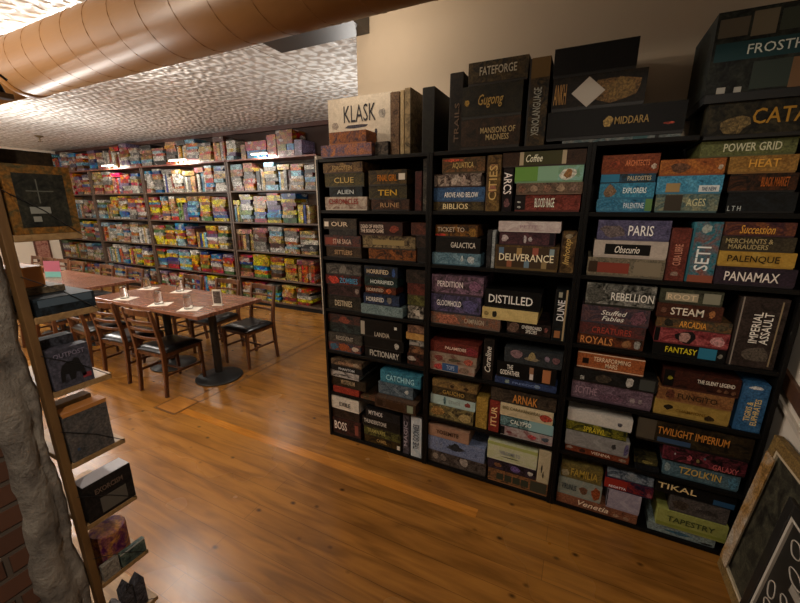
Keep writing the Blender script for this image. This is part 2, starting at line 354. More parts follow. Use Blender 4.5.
# ---------------------------------------------------------------- duct
DUCT = plain('tan_duct_paint', '936c3e', .42, vary=.08, bscale=2)
DY, DZ, DR = 1.395, 2.462, .1685
dt = thing('air_duct', 'large tan painted spiral duct running below the tin ceiling', 'duct', (-1.5, DY, DZ))
def tubeX(bm, x0, x1, r, dz=0, seg=64):
    a = [[bm.verts.new((x + 1.5, r * math.cos(2 * PI * k / seg), dz + r * math.sin(2 * PI * k / seg))) for k in range(seg)] for x in (x0, x1)]
    for k in range(seg): bm.faces.new((a[0][k], a[0][(k+1) % seg], a[1][(k+1) % seg], a[1][k]))
    bm.faces.new(a[0]); bm.faces.new(a[1][::-1])
bm = bmesh.new(); tubeX(bm, -3.35, .829, DR); obj('wide_pipe', bm, DUCT, dt, smooth=True)
bm = bmesh.new(); tubeX(bm, -10.7, -3.35, .139, -.018); obj('narrow_pipe', bm, DUCT, dt, smooth=True)
bm = bmesh.new(); tubeX(bm, -3.4, -3.33, DR * 1.03); obj('joint_collar', bm, DUCT, dt, bev=.004, smooth=True)
bm = bmesh.new(); pts = []
n = 24
for i in range(int(4.1 / .21 * n) + 1):
    a = 2 * PI * i / n; pts.append((-2.18 + .21 * i / n, (DR + .0005) * math.cos(a), (DR + .0005) * math.sin(a)))
tube(bm, pts, .0018, 5); obj('spiral_seam', bm, plain('seam_brown', '8a6236', .5), dt, smooth=True)  # seam ridge in a brown slightly darker than the duct

def sprinkler(x, y, label):
    s = thing('fire_sprinkler', label, 'sprinkler', (x, y, CEIL))
    bm = bmesh.new(); lathe(bm, [(.02, -.03), (.055, -.008), (.06, 0)], 16); obj('escutcheon', bm, plain('dull_brass', '6a583c', .5, .3), s)
    bm = bmesh.new(); lathe(bm, [(.008, -.09), (.012, -.03)], 10); obj('stem', bm, plain('dull_brass', '6a583c', .5, .3), s)
    bm = bmesh.new(); lathe(bm, [(.03, -.098), (.034, -.09)], 12); obj('deflector', bm, plain('dull_brass', '6a583c', .5, .3), s)
sprinkler(-8.6, 3.54, 'small ceiling sprinkler above the far left shelves')
sprinkler(-2.42, 3.9, 'small ceiling sprinkler beside the corner of the beige partition')

# ---------------------------------------------------------------- near bookcase
ROWZ = [.02, .345, .655, .945, 1.285, 1.57, 1.865]
YF, YB = 1.915, 2.235
for k, (x0, x1, lab) in enumerate(((-1.485, -.7555, 'black bookcase unit at the left end of the near row'), (-.7545, -.0055, 'black bookcase unit in the middle of the near row'), (-.0045, .792, 'black bookcase unit at the right end, by the white wall'))):
    t = thing('bookcase', lab, 'bookcase', ((x0 + x1) / 2, 2.07, 0), 0, 'black bookcases of the near row')
    cx = (x0 + x1) / 2
    for s in (x0, x1 - .016):
        bm = bmesh.new(); box(bm, s - cx, s - cx + .016, YF - 2.07, YB - 2.07, 0, 1.862); obj('side_panel', bm, BLACK, t, bev=.001)
    bm = bmesh.new(); box(bm, x0 + .016 - cx, x1 - .016 - cx, YB - .008 - 2.07, YB - 2.07, 0, 1.862); obj('back_panel', bm, BLACK, t)
    for i, z in enumerate(ROWZ):
        xr = x1 - .016
        if k == 2 and i == 6: xr = .368
        bm = bmesh.new(); box(bm, x0 + .0162 - cx, xr - cx, YF + .004 - 2.07, YB - .0085 - 2.07, z - .02 if i else .001, z - .001); obj('shelf_board', bm, BLACK, t, bev=.001)

ORD = ['bottom', 'second', 'third', 'fourth', 'fifth']
ROWN = ['bottom shelf', 'second shelf up', 'third shelf up', 'third shelf down', 'second shelf down', 'top shelf']
BX = dict(left=(-1.467, -.773), middle=(-.737, -.023), right=(.013, .774))
def deep(h, k=.32, d=.14):
    """printed card darker in its darks, a little greyed"""
    c = [int(h[i:i+2], 16) / 255 for i in (0, 2, 4)]; l = .3 * c[0] + .59 * c[1] + .11 * c[2]
    return ''.join('%02x' % max(0, min(255, int(255 * (v * (1 - d) + l * d) * l ** k * 1.12))) for v in c)
def game_box(x0, x1, z0, h, base, art, text, tcol, o, label, yf=YF + .012, depth=.27, group=None, up=None, rz=0, name='board_game'):
    """tray (the thing's own mesh), lid and lettering"""
    base, art = deep(base), deep(art)
    w_ = x1 - x0; v = o.get('v') if up is None else up
    cx = (x0 + x1) / 2; cy = yf + depth / 2; hd = depth / 2
    mats = [printed(base, art)]
    bm = bmesh.new(); i_ = .0016
    box(bm, -w_ / 2 + i_, w_ / 2 - i_, -hd + i_, hd - i_, 0, h - i_)
    root = obj(name, bm, plain('tray_' + base, base, .55), loc=(cx, cy, z0), rot=(0, 0, rz))
    tag(root, label, 'board game', group)
    bm = bmesh.new()
    if v: box(bm, -w_ / 2 + w_ * .1, w_ / 2, -hd, hd, .0, h)
    else: box(bm, -w_ / 2, w_ / 2, -hd, hd, h * .1, h)
    for p in o.get('p', []):
        c = deep(p[4], .2); lc = sum(int(c[q:q+2], 16) for q in (0, 2, 4)) / 3
        c2 = ''.join('%02x' % max(0, min(255, int(int(c[q:q+2], 16) * (.45 if lc > 90 else 1.8)))) for q in (0, 2, 4))
        square = any(q in label for q in ('square', 'nameplate', 'label', 'panel', 'tiles', 'block', 'banner', 'edge', 'border')) or p[2] > .6 or p[3] > .8 or p[2] < .02
        mats.append(plain('ink_' + c, c, .5, spec=.2) if square else printed(c, c2, scale=60))
        u0 = -w_ / 2 + w_ * p[0]; u1 = u0 + w_ * p[2]; v0 = h * p[1]; v1 = v0 + h * p[3]
        if not v: v0 = max(v0, h * .1)
        else: u0 = max(u0, -w_ / 2 + w_ * .1)
        u1 = min(u1, w_ / 2); v1 = min(v1, h)
        k = len(mats) - 1
        if square: box(bm, u0, u1, -hd - .0004 - .00008 * k, -hd, v0, v1, k)
        else:
            uc, vc, nn = (u0 + u1) / 2, (v0 + v1) / 2, 11; yy = -hd - .0004 - .00008 * k
            rr = [1.1 * (.72 + .4 * random.random()) for _ in range(nn)]
            P = [(min(w_ / 2, max(-w_ / 2, uc + (u1 - u0) / 2 * rr[q] * math.cos(2 * PI * q / nn))), min(h, max(h * .1, vc + (v1 - v0) / 2 * rr[q] * math.sin(2 * PI * q / nn)))) for q in range(nn)]
            fr = [bm.verts.new((a_, yy, b_)) for a_, b_ in P]; bk = [bm.verts.new((a_, -hd, b_)) for a_, b_ in P]
            bm.faces.new(fr).material_index = k
            for q in range(nn): bm.faces.new((fr[q], bk[q], bk[(q + 1) % nn], fr[(q + 1) % nn])).material_index = k
    lid = obj('lid', bm, mats, root)
    if text:
        t = o.get('t', (.25, .28, .5, .42) if not v else (.22, .2, .56, .62))
        tm = plain('letter_' + tcol, deep(tcol, .12, .05), .5, spec=.2)
        uc = -w_ / 2 + w_ * (t[0] + t[2] / 2); vc = h * (t[1] + t[3] / 2)
        it = .3 if not text.isupper() else 0
        if v: text_obj('title_lettering', text, h * t[3], w_ * t[2], tm, lid, (uc, -hd - .0022, vc), (0, (PI / 2 if text == 'ARCS' else -PI / 2), 0), shear=it, bold=.008)
        else: text_obj('title_lettering', text, w_ * t[2], h * t[3], tm, lid, (uc, -hd - .0022, vc), shear=it, bold=o.get('bold', .008))
    return root
NEAR = [
('left', 5, 'left pile', 0, 4, -1.442, -1.143, 1.57, 0.077, 'c9bfae', '8a4a3a', 'CHRONICLES', 'a03028', 'cream box with red lettering', {'t': [0.1, 0.45, 0.7, 0.42]}),
('left', 5, 'left pile', 1, 4, -1.409, -1.174, 1.647, 0.057, '17181a', '27485a', 'ALIEN', 'b9c4c8', 'black box with thin pale lettering', {}),
('left', 5, 'left pile', 2, 4, -1.441, -1.164, 1.704, 0.077, '4a4a2c', '7a6a30', 'CLUE', 'c0a860', 'olive green box with gold lettering', {}),
('left', 5, 'left pile', 3, 4, -1.446, -1.17, 1.781, 0.059, '5a3c28', 'b08a50', 'FORGOTTEN', 'c8aa70', 'brown patterned box', {}),
('left', 5, 'middle pile', 0, 3, -1.118, -0.876, 1.57, 0.061, '30201a', '7a4a2c', 'RUNE', 'b08a60', 'dark brown box with faint rust art', {}),
('left', 5, 'middle pile', 1, 3, -1.133, -0.891, 1.631, 0.074, '3a3a28', '6a5a28', 'TEN', 'c8a030', 'dark olive box with gold swirl', {}),
('left', 5, 'middle pile', 2, 3, -1.131, -0.891, 1.705, 0.083, '35301e', '806020', 'FINAL GIRL', 'c87818', 'dark box with orange lettering and white square', {'p': [[0.8, 0.35, 0.16, 0.4, 'd8d0c0']]}),
('left', 5, 'upright boxes', 0, 2, -0.847, -0.804, 1.57, 0.205, '4a2422', '803028', '', 'a09080', 'dark red upright box', {'v': 1}),
('left', 5, 'upright boxes', 1, 2, -0.801, -0.773, 1.57, 0.265, '3a3a36', '70685c', '', 'b0a898', 'tall charcoal upright box', {'v': 1}),
('left', 4, 'left pile', 0, 4, -1.455, -1.193, 1.285, 0.064, '4a3424', '70583c', 'SETTLERS', 'c0a078', 'brown box with scrollwork', {}),
('left', 4, 'left pile', 1, 4, -1.459, -1.191, 1.349, 0.071, '4a4248', '9a4a38', 'STAR SAGA', 'd0b8a8', 'grey violet box with red label', {'p': [[0.03, 0.2, 0.32, 0.6, 'a04838']]}),
('left', 4, 'left pile', 2, 4, -1.423, -1.219, 1.42, 0.036, '2c2c2e', '55504c', '', '909090', 'thin charcoal box', {}),
('left', 4, 'left pile', 3, 4, -1.461, -1.217, 1.456, 0.065, '3a3228', '6a5a48', 'OUR', 'd8c8b0', 'dark brown box with white square', {'p': [[0.03, 0.25, 0.13, 0.45, 'd8d0c4']]}),
('left', 4, 'middle pile', 0, 3, -1.144, -0.834, 1.285, 0.066, '3c2418', 'c06820', '', 'd08030', 'dark brown box with orange glowing art', {}),
('left', 4, 'middle pile', 1, 3, -1.184, -0.838, 1.351, 0.077, '4a3a26', 'b09868', '', 'e0d0a0', 'wide brown box with a cream banner', {'p': [[0.2, 0.3, 0.6, 0.4, 'a08c58']]}),
('left', 4, 'middle pile', 2, 3, -1.199, -0.914, 1.428, 0.078, '5a241c', '28201c', 'DEAD OF WINTER\nTHE BOARD GAME', 'e0d0c0', 'dark red box with two lines of lettering', {'t': [0.03, 0.2, 0.55, 0.6], 'p': [[0.7, 0.2, 0.2, 0.55, 'b04830']]}),
('left', 4, 'right pile', 0, 3, -0.827, -0.773, 1.285, 0.082, '1d1a18', '3c2a20', '', '806040', 'small black box', {}),
('left', 4, 'right pile', 1, 3, -0.835, -0.773, 1.367, 0.069, '1f1c1a', '5a4030', '', '806040', 'small dark brown box', {}),
('left', 4, 'right pile', 2, 3, -0.868, -0.773, 1.436, 0.07, '5c2c20', '8a4630', '', 'c09070', 'rust coloured box', {}),
('left', 3, 'left pile', 0, 4, -1.467, -1.204, 0.945, 0.09, '2c2720', '5a5040', 'DESTINIES', 'c8bca0', 'near black box with pale lettering', {}),
('left', 3, 'left pile', 1, 4, -1.462, -1.208, 1.035, 0.072, '3a2424', '6a4040', '', '908080', 'dull maroon box', {'p': [[0.86, 0.3, 0.1, 0.5, 'a09088']]}),
('left', 3, 'left pile', 2, 4, -1.466, -1.198, 1.107, 0.067, '2a3038', 'b03020', 'ZOMBIES', '50a0d0', 'black box with red emblem and blue lettering', {'p': [[0.1, 0.15, 0.28, 0.7, 'a83020']], 't': [0.42, 0.25, 0.5, 0.5]}),
('left', 3, 'left pile', 3, 4, -1.462, -1.196, 1.174, 0.069, '3c3c3a', '88847c', '', 'd0c8b8', 'charcoal box with grey figures', {'p': [[0.4, 0.1, 0.2, 0.8, '8c8880']]}),
('left', 3, 'middle pile', 0, 5, -1.203, -0.913, 0.945, 0.061, '6c8a90', '8aa6a8', '', 'c0d0d0', 'thin pale teal box', {}),
('left', 3, 'middle pile', 1, 5, -1.187, -0.939, 1.006, 0.07, '1d2744', '3c5c98', 'HORRIFIED', 'd8d8d0', 'navy box with a ringed emblem', {'t': [0.08, 0.3, 0.5, 0.4], 'p': [[0.66, 0.2, 0.14, 0.6, '8a8478']]}),
('left', 3, 'middle pile', 2, 5, -1.177, -0.963, 1.076, 0.047, '281c28', 'a04818', 'HORRIFIED', 'd0b8a0', 'dark plum box with orange emblem', {'t': [0.06, 0.3, 0.55, 0.45], 'p': [[0.7, 0.15, 0.16, 0.7, 'a04a24']]}),
('left', 3, 'middle pile', 3, 5, -1.179, -0.953, 1.123, 0.058, '1c2a2a', '306060', 'HORRIFIED', 'd0dcd8', 'dark teal box with mint lettering', {'t': [0.2, 0.3, 0.7, 0.4]}),
('left', 3, 'middle pile', 4, 5, -1.174, -0.948, 1.181, 0.067, '20241e', '38507a', 'HORRIFIED', 'd8c8a8', 'black box with cream lettering and blue stripe', {'t': [0.08, 0.3, 0.66, 0.4], 'p': [[0.84, 0.1, 0.1, 0.8, '2c4c88']]}),
('left', 3, 'right pile', 0, 4, -0.885, -0.783, 0.945, 0.085, '201c18', 'c8c0b0', '', 'd0d0c8', 'black box with white mark', {'p': [[0.5, 0.3, 0.3, 0.4, 'd0c8b8']]}),
('left', 3, 'right pile', 1, 4, -0.886, -0.773, 1.03, 0.065, '4a4a20', '7c7c38', '', 'a0a060', 'olive box', {}),
('left', 3, 'right pile', 2, 4, -0.886, -0.773, 1.095, 0.071, '6a2a20', '904030', '', 'c0a080', 'brick red box', {}),
('left', 3, 'right pile', 3, 4, -0.893, -0.773, 1.166, 0.077, '2c2420', '584438', '', '806850', 'dark brown speckled box', {}),
('left', 2, 'left pile', 0, 4, -1.467, -1.212, 0.655, 0.065, '2c5070', 'c05a20', '', 'd8d0c0', 'blue and orange box with white disc', {'p': [[0.05, 0.1, 0.25, 0.7, '3a78a0'], [0.3, 0.1, 0.35, 0.8, 'b85a28'], [0.75, 0.25, 0.2, 0.5, 'c8c0b0']]}),
('left', 2, 'left pile', 1, 4, -1.467, -1.199, 0.72, 0.066, '3c3c38', '6c6860', 'RESIDENT', 'a8a498', 'grey box with worn lettering', {}),
('left', 2, 'left pile', 2, 4, -1.465, -1.216, 0.786, 0.061, '26282a', '4a6060', '', '80a0a0', 'black box with faint teal art', {}),
('left', 2, 'left pile', 3, 4, -1.467, -1.213, 0.847, 0.064, '34383a', '884838', '', '90a090', 'charcoal box with dull red patch', {'p': [[0.35, 0.1, 0.3, 0.7, '7a3c2c']]}),
('left', 2, 'middle pile', 0, 3, -1.188, -0.927, 0.655, 0.065, '0c0c0d', '1a1a1c', 'FICTIONARY', 'c0c0b8', 'black box with large white script', {'t': [0.15, 0.2, 0.8, 0.62]}),
('left', 2, 'middle pile', 1, 3, -1.19, -0.909, 0.72, 0.072, '101011', '201c1c', '', 'd0d0c8', 'black box with white card emblem', {'p': [[0.78, 0.25, 0.1, 0.5, 'c8c8c0']]}),
('left', 2, 'middle pile', 2, 3, -1.212, -0.918, 0.792, 0.119, '0f0d0c', '1a1614', 'LANDIA', 'c0b8a8', 'big black box with white end panel', {'t': [0.35, 0.1, 0.36, 0.24], 'p': [[0.0, 0.1, 0.1, 0.75, 'a8a498'], [0.82, 0.6, 0.06, 0.15, 'd0d0c8']]}),
('left', 2, 'right pile', 0, 5, -0.886, -0.773, 0.655, 0.077, '2a201c', '804030', '', 'd8d0c0', 'black box with white words', {'p': [[0.02, 0.4, 0.5, 0.35, 'b8b0a4']]}),
('left', 2, 'right pile', 1, 5, -0.872, -0.774, 0.732, 0.05, '30221c', 'a06840', '', 'c09070', 'dark box with tan patch', {'p': [[0.25, 0.2, 0.4, 0.5, 'a87048']]}),
('left', 2, 'right pile', 2, 5, -0.872, -0.775, 0.782, 0.037, '2a2826', 'a8a8a0', '', 'd0d0c8', 'black box with grey label', {'p': [[0.05, 0.2, 0.6, 0.5, '98948c']]}),
('left', 2, 'right pile', 3, 5, -0.895, -0.773, 0.819, 0.044, 'c08a40', 'd8a858', '', 'a07030', 'bright tan box', {}),
('left', 2, 'right pile', 4, 5, -0.882, -0.773, 0.863, 0.048, '6a4838', 'b08060', '', 'c8a080', 'brown and pink box', {}),
('left', 1, 'left pile', 0, 5, -1.447, -1.236, 0.345, 0.045, 'b83020', 'd04830', '', 'e0a080', 'bright red box', {}),
('left', 1, 'left pile', 1, 5, -1.467, -1.189, 0.39, 0.071, '30281c', '584830', 'MYSTERIUM', 'b0a080', 'dark olive box with script lettering', {'t': [0.3, 0.35, 0.4, 0.45]}),
('left', 1, 'left pile', 2, 5, -1.467, -1.238, 0.461, 0.047, 'c4c4c4', '303030', '', '202020', 'pale grey box with dark line', {'p': [[0.3, 0.35, 0.35, 0.2, '303030']]}),
('left', 1, 'left pile', 3, 5, -1.457, -1.204, 0.508, 0.043, '14161a', '303a44', 'PHANTOM', 'c8d0d8', 'black box with silver lettering', {}),
('left', 1, 'left pile', 4, 5, -1.455, -1.21, 0.551, 0.043, '4a3628', 'a08464', 'CONCORDIA', 'c09878', 'brown box with pale figure', {'p': [[0.72, 0.2, 0.2, 0.6, 'b8a488']]}),
('left', 1, 'middle pile', 0, 3, -1.091, -0.804, 0.345, 0.071, '6a4c34', '2a1c14', '', 'b08c60', 'brown ornate box with oval panels', {'p': [[0.06, 0.2, 0.14, 0.6, '3a2418'], [0.28, 0.2, 0.44, 0.6, '50341f'], [0.8, 0.15, 0.14, 0.7, '8a9c84']], 'dy': -0.05}),
('left', 1, 'middle pile', 1, 3, -1.09, -0.843, 0.416, 0.083, '4c6478', '8494a0', '', 'c0ccd4', 'slate blue box with white disc', {'p': [[0.76, 0.4, 0.12, 0.32, 'c8ccc8']]}),
('left', 1, 'middle pile', 2, 3, -1.076, -0.795, 0.499, 0.084, '2080a8', '50b0d0', 'CATCHING', 'a0d8e8', 'bright blue box', {'t': [0.15, 0.25, 0.7, 0.45]}),
('left', 1, 'back pile', 0, 1, -1.225, -1.091, 0.345, 0.024, '5c5434', '8c4a30', '', 'c0c0a0', 'olive and red patterned box', {}),
('left', 0, 'left pile', 0, 3, -1.467, -1.231, 0.02, 0.128, '3c2420', '7c3c34', 'BOSS', 'e0d8d0', 'dark maroon box with white block lettering', {'t': [0.08, 0.3, 0.44, 0.5], 'p': [[0.8, 0.2, 0.12, 0.6, '985040']]}),
('left', 0, 'left pile', 1, 3, -1.467, -1.241, 0.148, 0.072, '35241c', '5c4030', '', '906850', 'dark brown box with rust lines', {}),
('left', 0, 'left pile', 2, 3, -1.467, -1.239, 0.22, 0.095, 'd6d2c8', 'b8b4ac', 'EXILE', '404040', 'white box with small dark lettering', {'t': [0.3, 0.3, 0.4, 0.32]}),
('left', 0, 'middle pile', 0, 4, -1.208, -0.929, 0.02, 0.06, '2c1e16', '7a5a20', 'CAMEL', 'c0a060', 'brown box with small gold panel', {'t': [0.35, 0.35, 0.28, 0.4], 'p': [[0.9, 0.1, 0.08, 0.5, 'd0ccc0']]}),
('left', 0, 'middle pile', 1, 4, -1.206, -0.929, 0.08, 0.069, '33281c', '8a8a38', 'TRAMWAYS', 'b0a860', 'brown box with lime lettering', {'t': [0.1, 0.4, 0.5, 0.45]}),
('left', 0, 'middle pile', 2, 4, -1.217, -0.929, 0.149, 0.072, '1c1614', '38302c', 'THUNDERSTONE', 'd0ccc4', 'black box with wide white lettering', {'t': [0.05, 0.4, 0.6, 0.4]}),
('left', 0, 'middle pile', 3, 4, -1.189, -0.929, 0.221, 0.069, '1c1c20', '3a3a40', 'MYTHOS', 'd8d8d8', 'black box with slanted white lettering', {'t': [0.1, 0.35, 0.4, 0.45]}),
('left', 0, 'upright boxes', 0, 2, -0.917, -0.868, 0.02, 0.29, '4c4450', '7a7080', 'MAGIC', 'b0a8b8', 'grey violet upright box', {'v': 1}),
('left', 0, 'upright boxes', 1, 2, -0.858, -0.781, 0.02, 0.29, 'ccd4da', 'a8c0d0', 'THE GOONIES', '2c4058', 'white upright box with dark vertical lettering', {'v': 1}),
('middle', 5, 'left pile', 0, 4, -0.737, -0.465, 1.57, 0.047, '3c3020', '7c6838', 'BIBLIOS', 'e0d0a0', 'brown box with gold bubble lettering', {'t': [0.2, 0.2, 0.5, 0.6]}),
('middle', 5, 'left pile', 1, 4, -0.737, -0.463, 1.617, 0.071, '3464a0', '4c7cb8', 'ABOVE AND BELOW', 'e8e8e0', 'blue box with small white lettering', {'t': [0.22, 0.3, 0.66, 0.36]}),
('middle', 5, 'left pile', 2, 4, -0.737, -0.484, 1.688, 0.067, '4c2420', 'c0b0a0', '', 'd8c8b0', 'dark red box with pale shards', {'p': [[0.08, 0.2, 0.06, 0.6, 'c0b0a0'], [0.22, 0.1, 0.05, 0.7, 'b8a090'], [0.38, 0.2, 0.12, 0.5, 'c8b8a8'], [0.6, 0.15, 0.08, 0.7, 'c0a898']]}),
('middle', 5, 'left pile', 3, 4, -0.695, -0.471, 1.755, 0.077, '5c4c30', 'a06838', 'AQUATICA', 'c8b070', 'tan brown box with gold lettering', {'p': [[0.03, 0.75, 0.45, 0.2, 'b04028']]}),
('middle', 5, 'upright boxes', 0, 2, -0.462, -0.389, 1.57, 0.264, '684820', '9c7838', 'CITIES', 'c8a868', 'tall brown upright box with pink spots', {'v': 1, 'p': [[0.2, 0.75, 0.6, 0.1, 'a87848'], [0.2, 0.35, 0.6, 0.12, 'c07860']]}),
('middle', 5, 'upright boxes', 1, 2, -0.381, -0.33, 1.57, 0.203, '1c1418', '3a2028', 'ARCS', 'e8e0dc', 'black upright box with white vertical lettering', {'v': 1, 't': [0.1, 0.4, 0.8, 0.5], 'p': [[0.2, 0.06, 0.6, 0.22, '8c5a5c']]}),
('middle', 5, 'right pile', 0, 4, -0.318, -0.026, 1.57, 0.078, '8c3020', 'b85040', 'BLOOD RAGE', 'd8e0d0', 'red box with rounded pale lettering', {'t': [0.32, 0.25, 0.3, 0.55], 'p': [[0.0, 0.0, 0.17, 1, '2c2424'], [0.04, 0.2, 0.06, 0.12, 'c0c0b8'], [0.04, 0.5, 0.06, 0.12, 'c0c0b8']]}),
('middle', 5, 'right pile', 1, 4, -0.314, -0.023, 1.648, 0.053, '8c7058', '5a4434', '', 'd0b090', 'tan box with a row of portraits', {'p': [[0.03, 0.2, 0.12, 0.6, '6a4838'], [0.22, 0.2, 0.12, 0.6, 'b09074'], [0.42, 0.2, 0.12, 0.6, '705040'], [0.62, 0.2, 0.12, 0.6, 'b49878'], [0.82, 0.2, 0.12, 0.6, '6c5448']]}),
('middle', 5, 'right pile', 2, 4, -0.326, -0.027, 1.701, 0.073, '78a880', '8cc8c8', '', 'e0f0e0', 'green to turquoise box with white disc', {'p': [[0, 0, 0.35, 1, '68a040'], [0.35, 0, 0.3, 1, '80b090'], [0.66, 0.12, 0.25, 0.76, 'd8d8c8'], [0.73, 0.25, 0.12, 0.5, 'b07840']]}),
('middle', 5, 'right pile', 3, 4, -0.388, -0.023, 1.774, 0.066, '4c3020', '5c3c24', 'Coffee', 'd8d8c0', 'wide brown box with green centre', {'t': [0.3, 0.3, 0.2, 0.5], 'p': [[0.22, 0, 0.05, 1, 'b0a080'], [0.27, 0, 0.46, 1, '4c4c28'], [0.73, 0, 0.05, 1, 'b0a080']]}),
('middle', 4, 'left pile', 0, 3, -0.737, -0.466, 1.285, 0.067, '4c7c94', '80a8b8', '', 'c0d4d8', 'pale blue grey box with white ring', {'p': [[0.6, 0.3, 0.06, 0.5, 'c0d0d4'], [0.74, 0.25, 0.14, 0.5, 'c0ccd0']]}),
('middle', 4, 'left pile', 1, 3, -0.717, -0.47, 1.352, 0.081, '181614', '2c2824', 'GALACTICA', 'd0ccc0', 'black box with silver lettering', {'t': [0.35, 0.35, 0.55, 0.36]}),
('middle', 4, 'left pile', 2, 3, -0.723, -0.491, 1.433, 0.066, '3c2c24', 'b07020', 'TICKET TO', 'c8b8a0', 'dark brown box with amber corner', {'p': [[0.0, 0.05, 0.25, 0.22, 'b02c24'], [0.8, 0.1, 0.18, 0.7, 'a87828']], 't': [0.05, 0.45, 0.65, 0.36]}),
('middle', 4, 'upright boxes', 0, 2, -0.442, -0.416, 1.285, 0.194, '1c1c20', '505050', '', 'a0a0a0', 'thin black upright box', {'v': 1}),
('middle', 4, 'upright boxes', 1, 2, -0.416, -0.396, 1.285, 0.192, '7a8488', 'b0b8b8', '', '404040', 'thin pale grey upright box', {'v': 1}),
('middle', 4, 'middle pile', 0, 3, -0.395, -0.092, 1.285, 0.122, '80602c', '403020', 'DELIVERANCE', 'e8e0c0', 'gold bordered box with crowd of figures', {'t': [0.07, 0.36, 0.86, 0.3], 'p': [[0.03, 0.07, 0.94, 0.86, '54402c'], [0.06, 0.6, 0.08, 0.3, '5c7c9c'], [0.2, 0.1, 0.08, 0.3, 'a86040'], [0.35, 0.6, 0.08, 0.3, 'b08c50'], [0.48, 0.1, 0.08, 0.3, '7090a8'], [0.6, 0.62, 0.09, 0.3, 'b05c48'], [0.75, 0.1, 0.08, 0.3, 'a08858'], [0.86, 0.6, 0.07, 0.3, '88a0a8']]}),
('middle', 4, 'middle pile', 1, 3, -0.378, -0.115, 1.407, 0.065, '54303c', '7c4850', '', 'd8c8c8', 'wine red box with white ring and symbols', {'p': [[0.04, 0.25, 0.12, 0.5, 'c8b8b8'], [0.45, 0.2, 0.05, 0.6, 'c8c0c0'], [0.53, 0.3, 0.07, 0.35, 'c8c0c0'], [0.9, 0.0, 0.08, 1, '28202c']]}),
('middle', 4, 'middle pile', 2, 3, -0.386, -0.095, 1.472, 0.052, 'cfc4c0', 'b8a0a0', 'PETIT', 'a88c94', 'off white box with faint lettering', {'t': [0.36, 0.35, 0.28, 0.3]}),
('middle', 4, 'end upright box', 0, 1, -0.091, -0.023, 1.285, 0.197, '4c3014', '94703c', 'Imhotep', 'c8a860', 'brown upright box with gold script', {'v': 1, 'p': [[0.25, 0.82, 0.5, 0.12, 'a89878']]}),
('middle', 3, 'left pile', 0, 3, -0.737, -0.342, 0.945, 0.068, '7c6c60', 'b06038', 'CAMPAIGN', 'b8ac98', 'wide brown and pink box under two', {'t': [0.5, 0.35, 0.28, 0.4], 'p': [[0.1, 0.1, 0.34, 0.8, '8c5440']]}),
('middle', 3, 'left pile', 1, 3, -0.737, -0.451, 1.013, 0.106, '3c4058', '7c6ca8', 'GLOOMHOLD', 'e0e0e0', 'slate violet box with pale lettering', {'t': [0.12, 0.4, 0.5, 0.3], 'p': [[0.66, 0.2, 0.28, 0.6, '6a64a0']]}),
('middle', 3, 'left pile', 2, 3, -0.737, -0.443, 1.119, 0.109, '54404c', 'a880a0', 'PERDITION', 'e0d8d8', 'mauve box with pale lettering', {'t': [0.12, 0.4, 0.5, 0.3], 'p': [[0.74, 0.3, 0.22, 0.5, 'a06c90']]}),
('middle', 3, 'right pile', 0, 3, -0.311, -0.093, 0.945, 0.068, '121214', '5c3c30', 'OVERBOARD\nSPECIES', 'e0e0d8', 'black box with white playful lettering', {'t': [0.35, 0.2, 0.45, 0.6], 'p': [[0.02, 0.1, 0.26, 0.8, '60483c'], [0.86, 0.45, 0.08, 0.35, 'a05850']]}),
('middle', 3, 'right pile', 1, 3, -0.443, -0.159, 1.013, 0.063, 'd8c078', 'c8b068', '', '302818', 'pale yellow box with black bird', {'p': [[0.18, 0.2, 0.1, 0.55, '28241c'], [0.03, 0.3, 0.1, 0.35, 'a89050']]}),
('middle', 3, 'right pile', 2, 3, -0.436, -0.15, 1.076, 0.099, '0c0c0c', '161616', 'DISTILLED', 'e0e0dc', 'black box with large white serif lettering', {'t': [0.08, 0.28, 0.78, 0.45]}),
('middle', 3, 'upright box', 0, 1, -0.092, -0.023, 0.945, 0.259, '141414', '283840', 'DUNE', 'e0e0e0', 'black upright box with cream edge', {'v': 1, 't': [0.25, 0.4, 0.5, 0.4], 'p': [[0.75, 0, 0.12, 1, 'b8a078'], [0.2, 0.05, 0.4, 0.14, 'b07040'], [0.25, 0.85, 0.25, 0.1, 'a0a090']]}),
('middle', 2, 'left pile', 0, 3, -0.737, -0.467, 0.655, 0.054, 'b8a898', 'c06048', 'TOPS', 'a8c0e0', 'blue white and pink box', {'t': [0.38, 0.3, 0.18, 0.5], 'p': [[0.28, 0, 0.36, 1, '3c68a8'], [0.1, 0.1, 0.18, 0.7, 'a83838'], [0.66, 0.1, 0.26, 0.7, 'a08470']]}),
('middle', 2, 'left pile', 1, 3, -0.737, -0.456, 0.709, 0.061, 'a89884', '884838', '', 'e8d8c0', 'cream and brown patterned box', {'p': [[0.1, 0.2, 0.18, 0.6, 'a04c44'], [0.4, 0.3, 0.25, 0.3, '70684c'], [0.74, 0.2, 0.2, 0.6, '984838']]}),
('middle', 2, 'left pile', 2, 3, -0.737, -0.452, 0.77, 0.068, '8c3024', 'a84438', 'PALAMEDES', 'e8d0c0', 'red box with white lettering', {'t': [0.32, 0.4, 0.44, 0.26], 'p': [[0.74, 0.1, 0.25, 0.75, 'b03844']]}),
('middle', 2, 'upright box', 0, 1, -0.427, -0.366, 0.655, 0.241, '241c1c', '4c3830', 'Coraline', 'd8d4cc', 'dark upright box with white script', {'v': 1}),
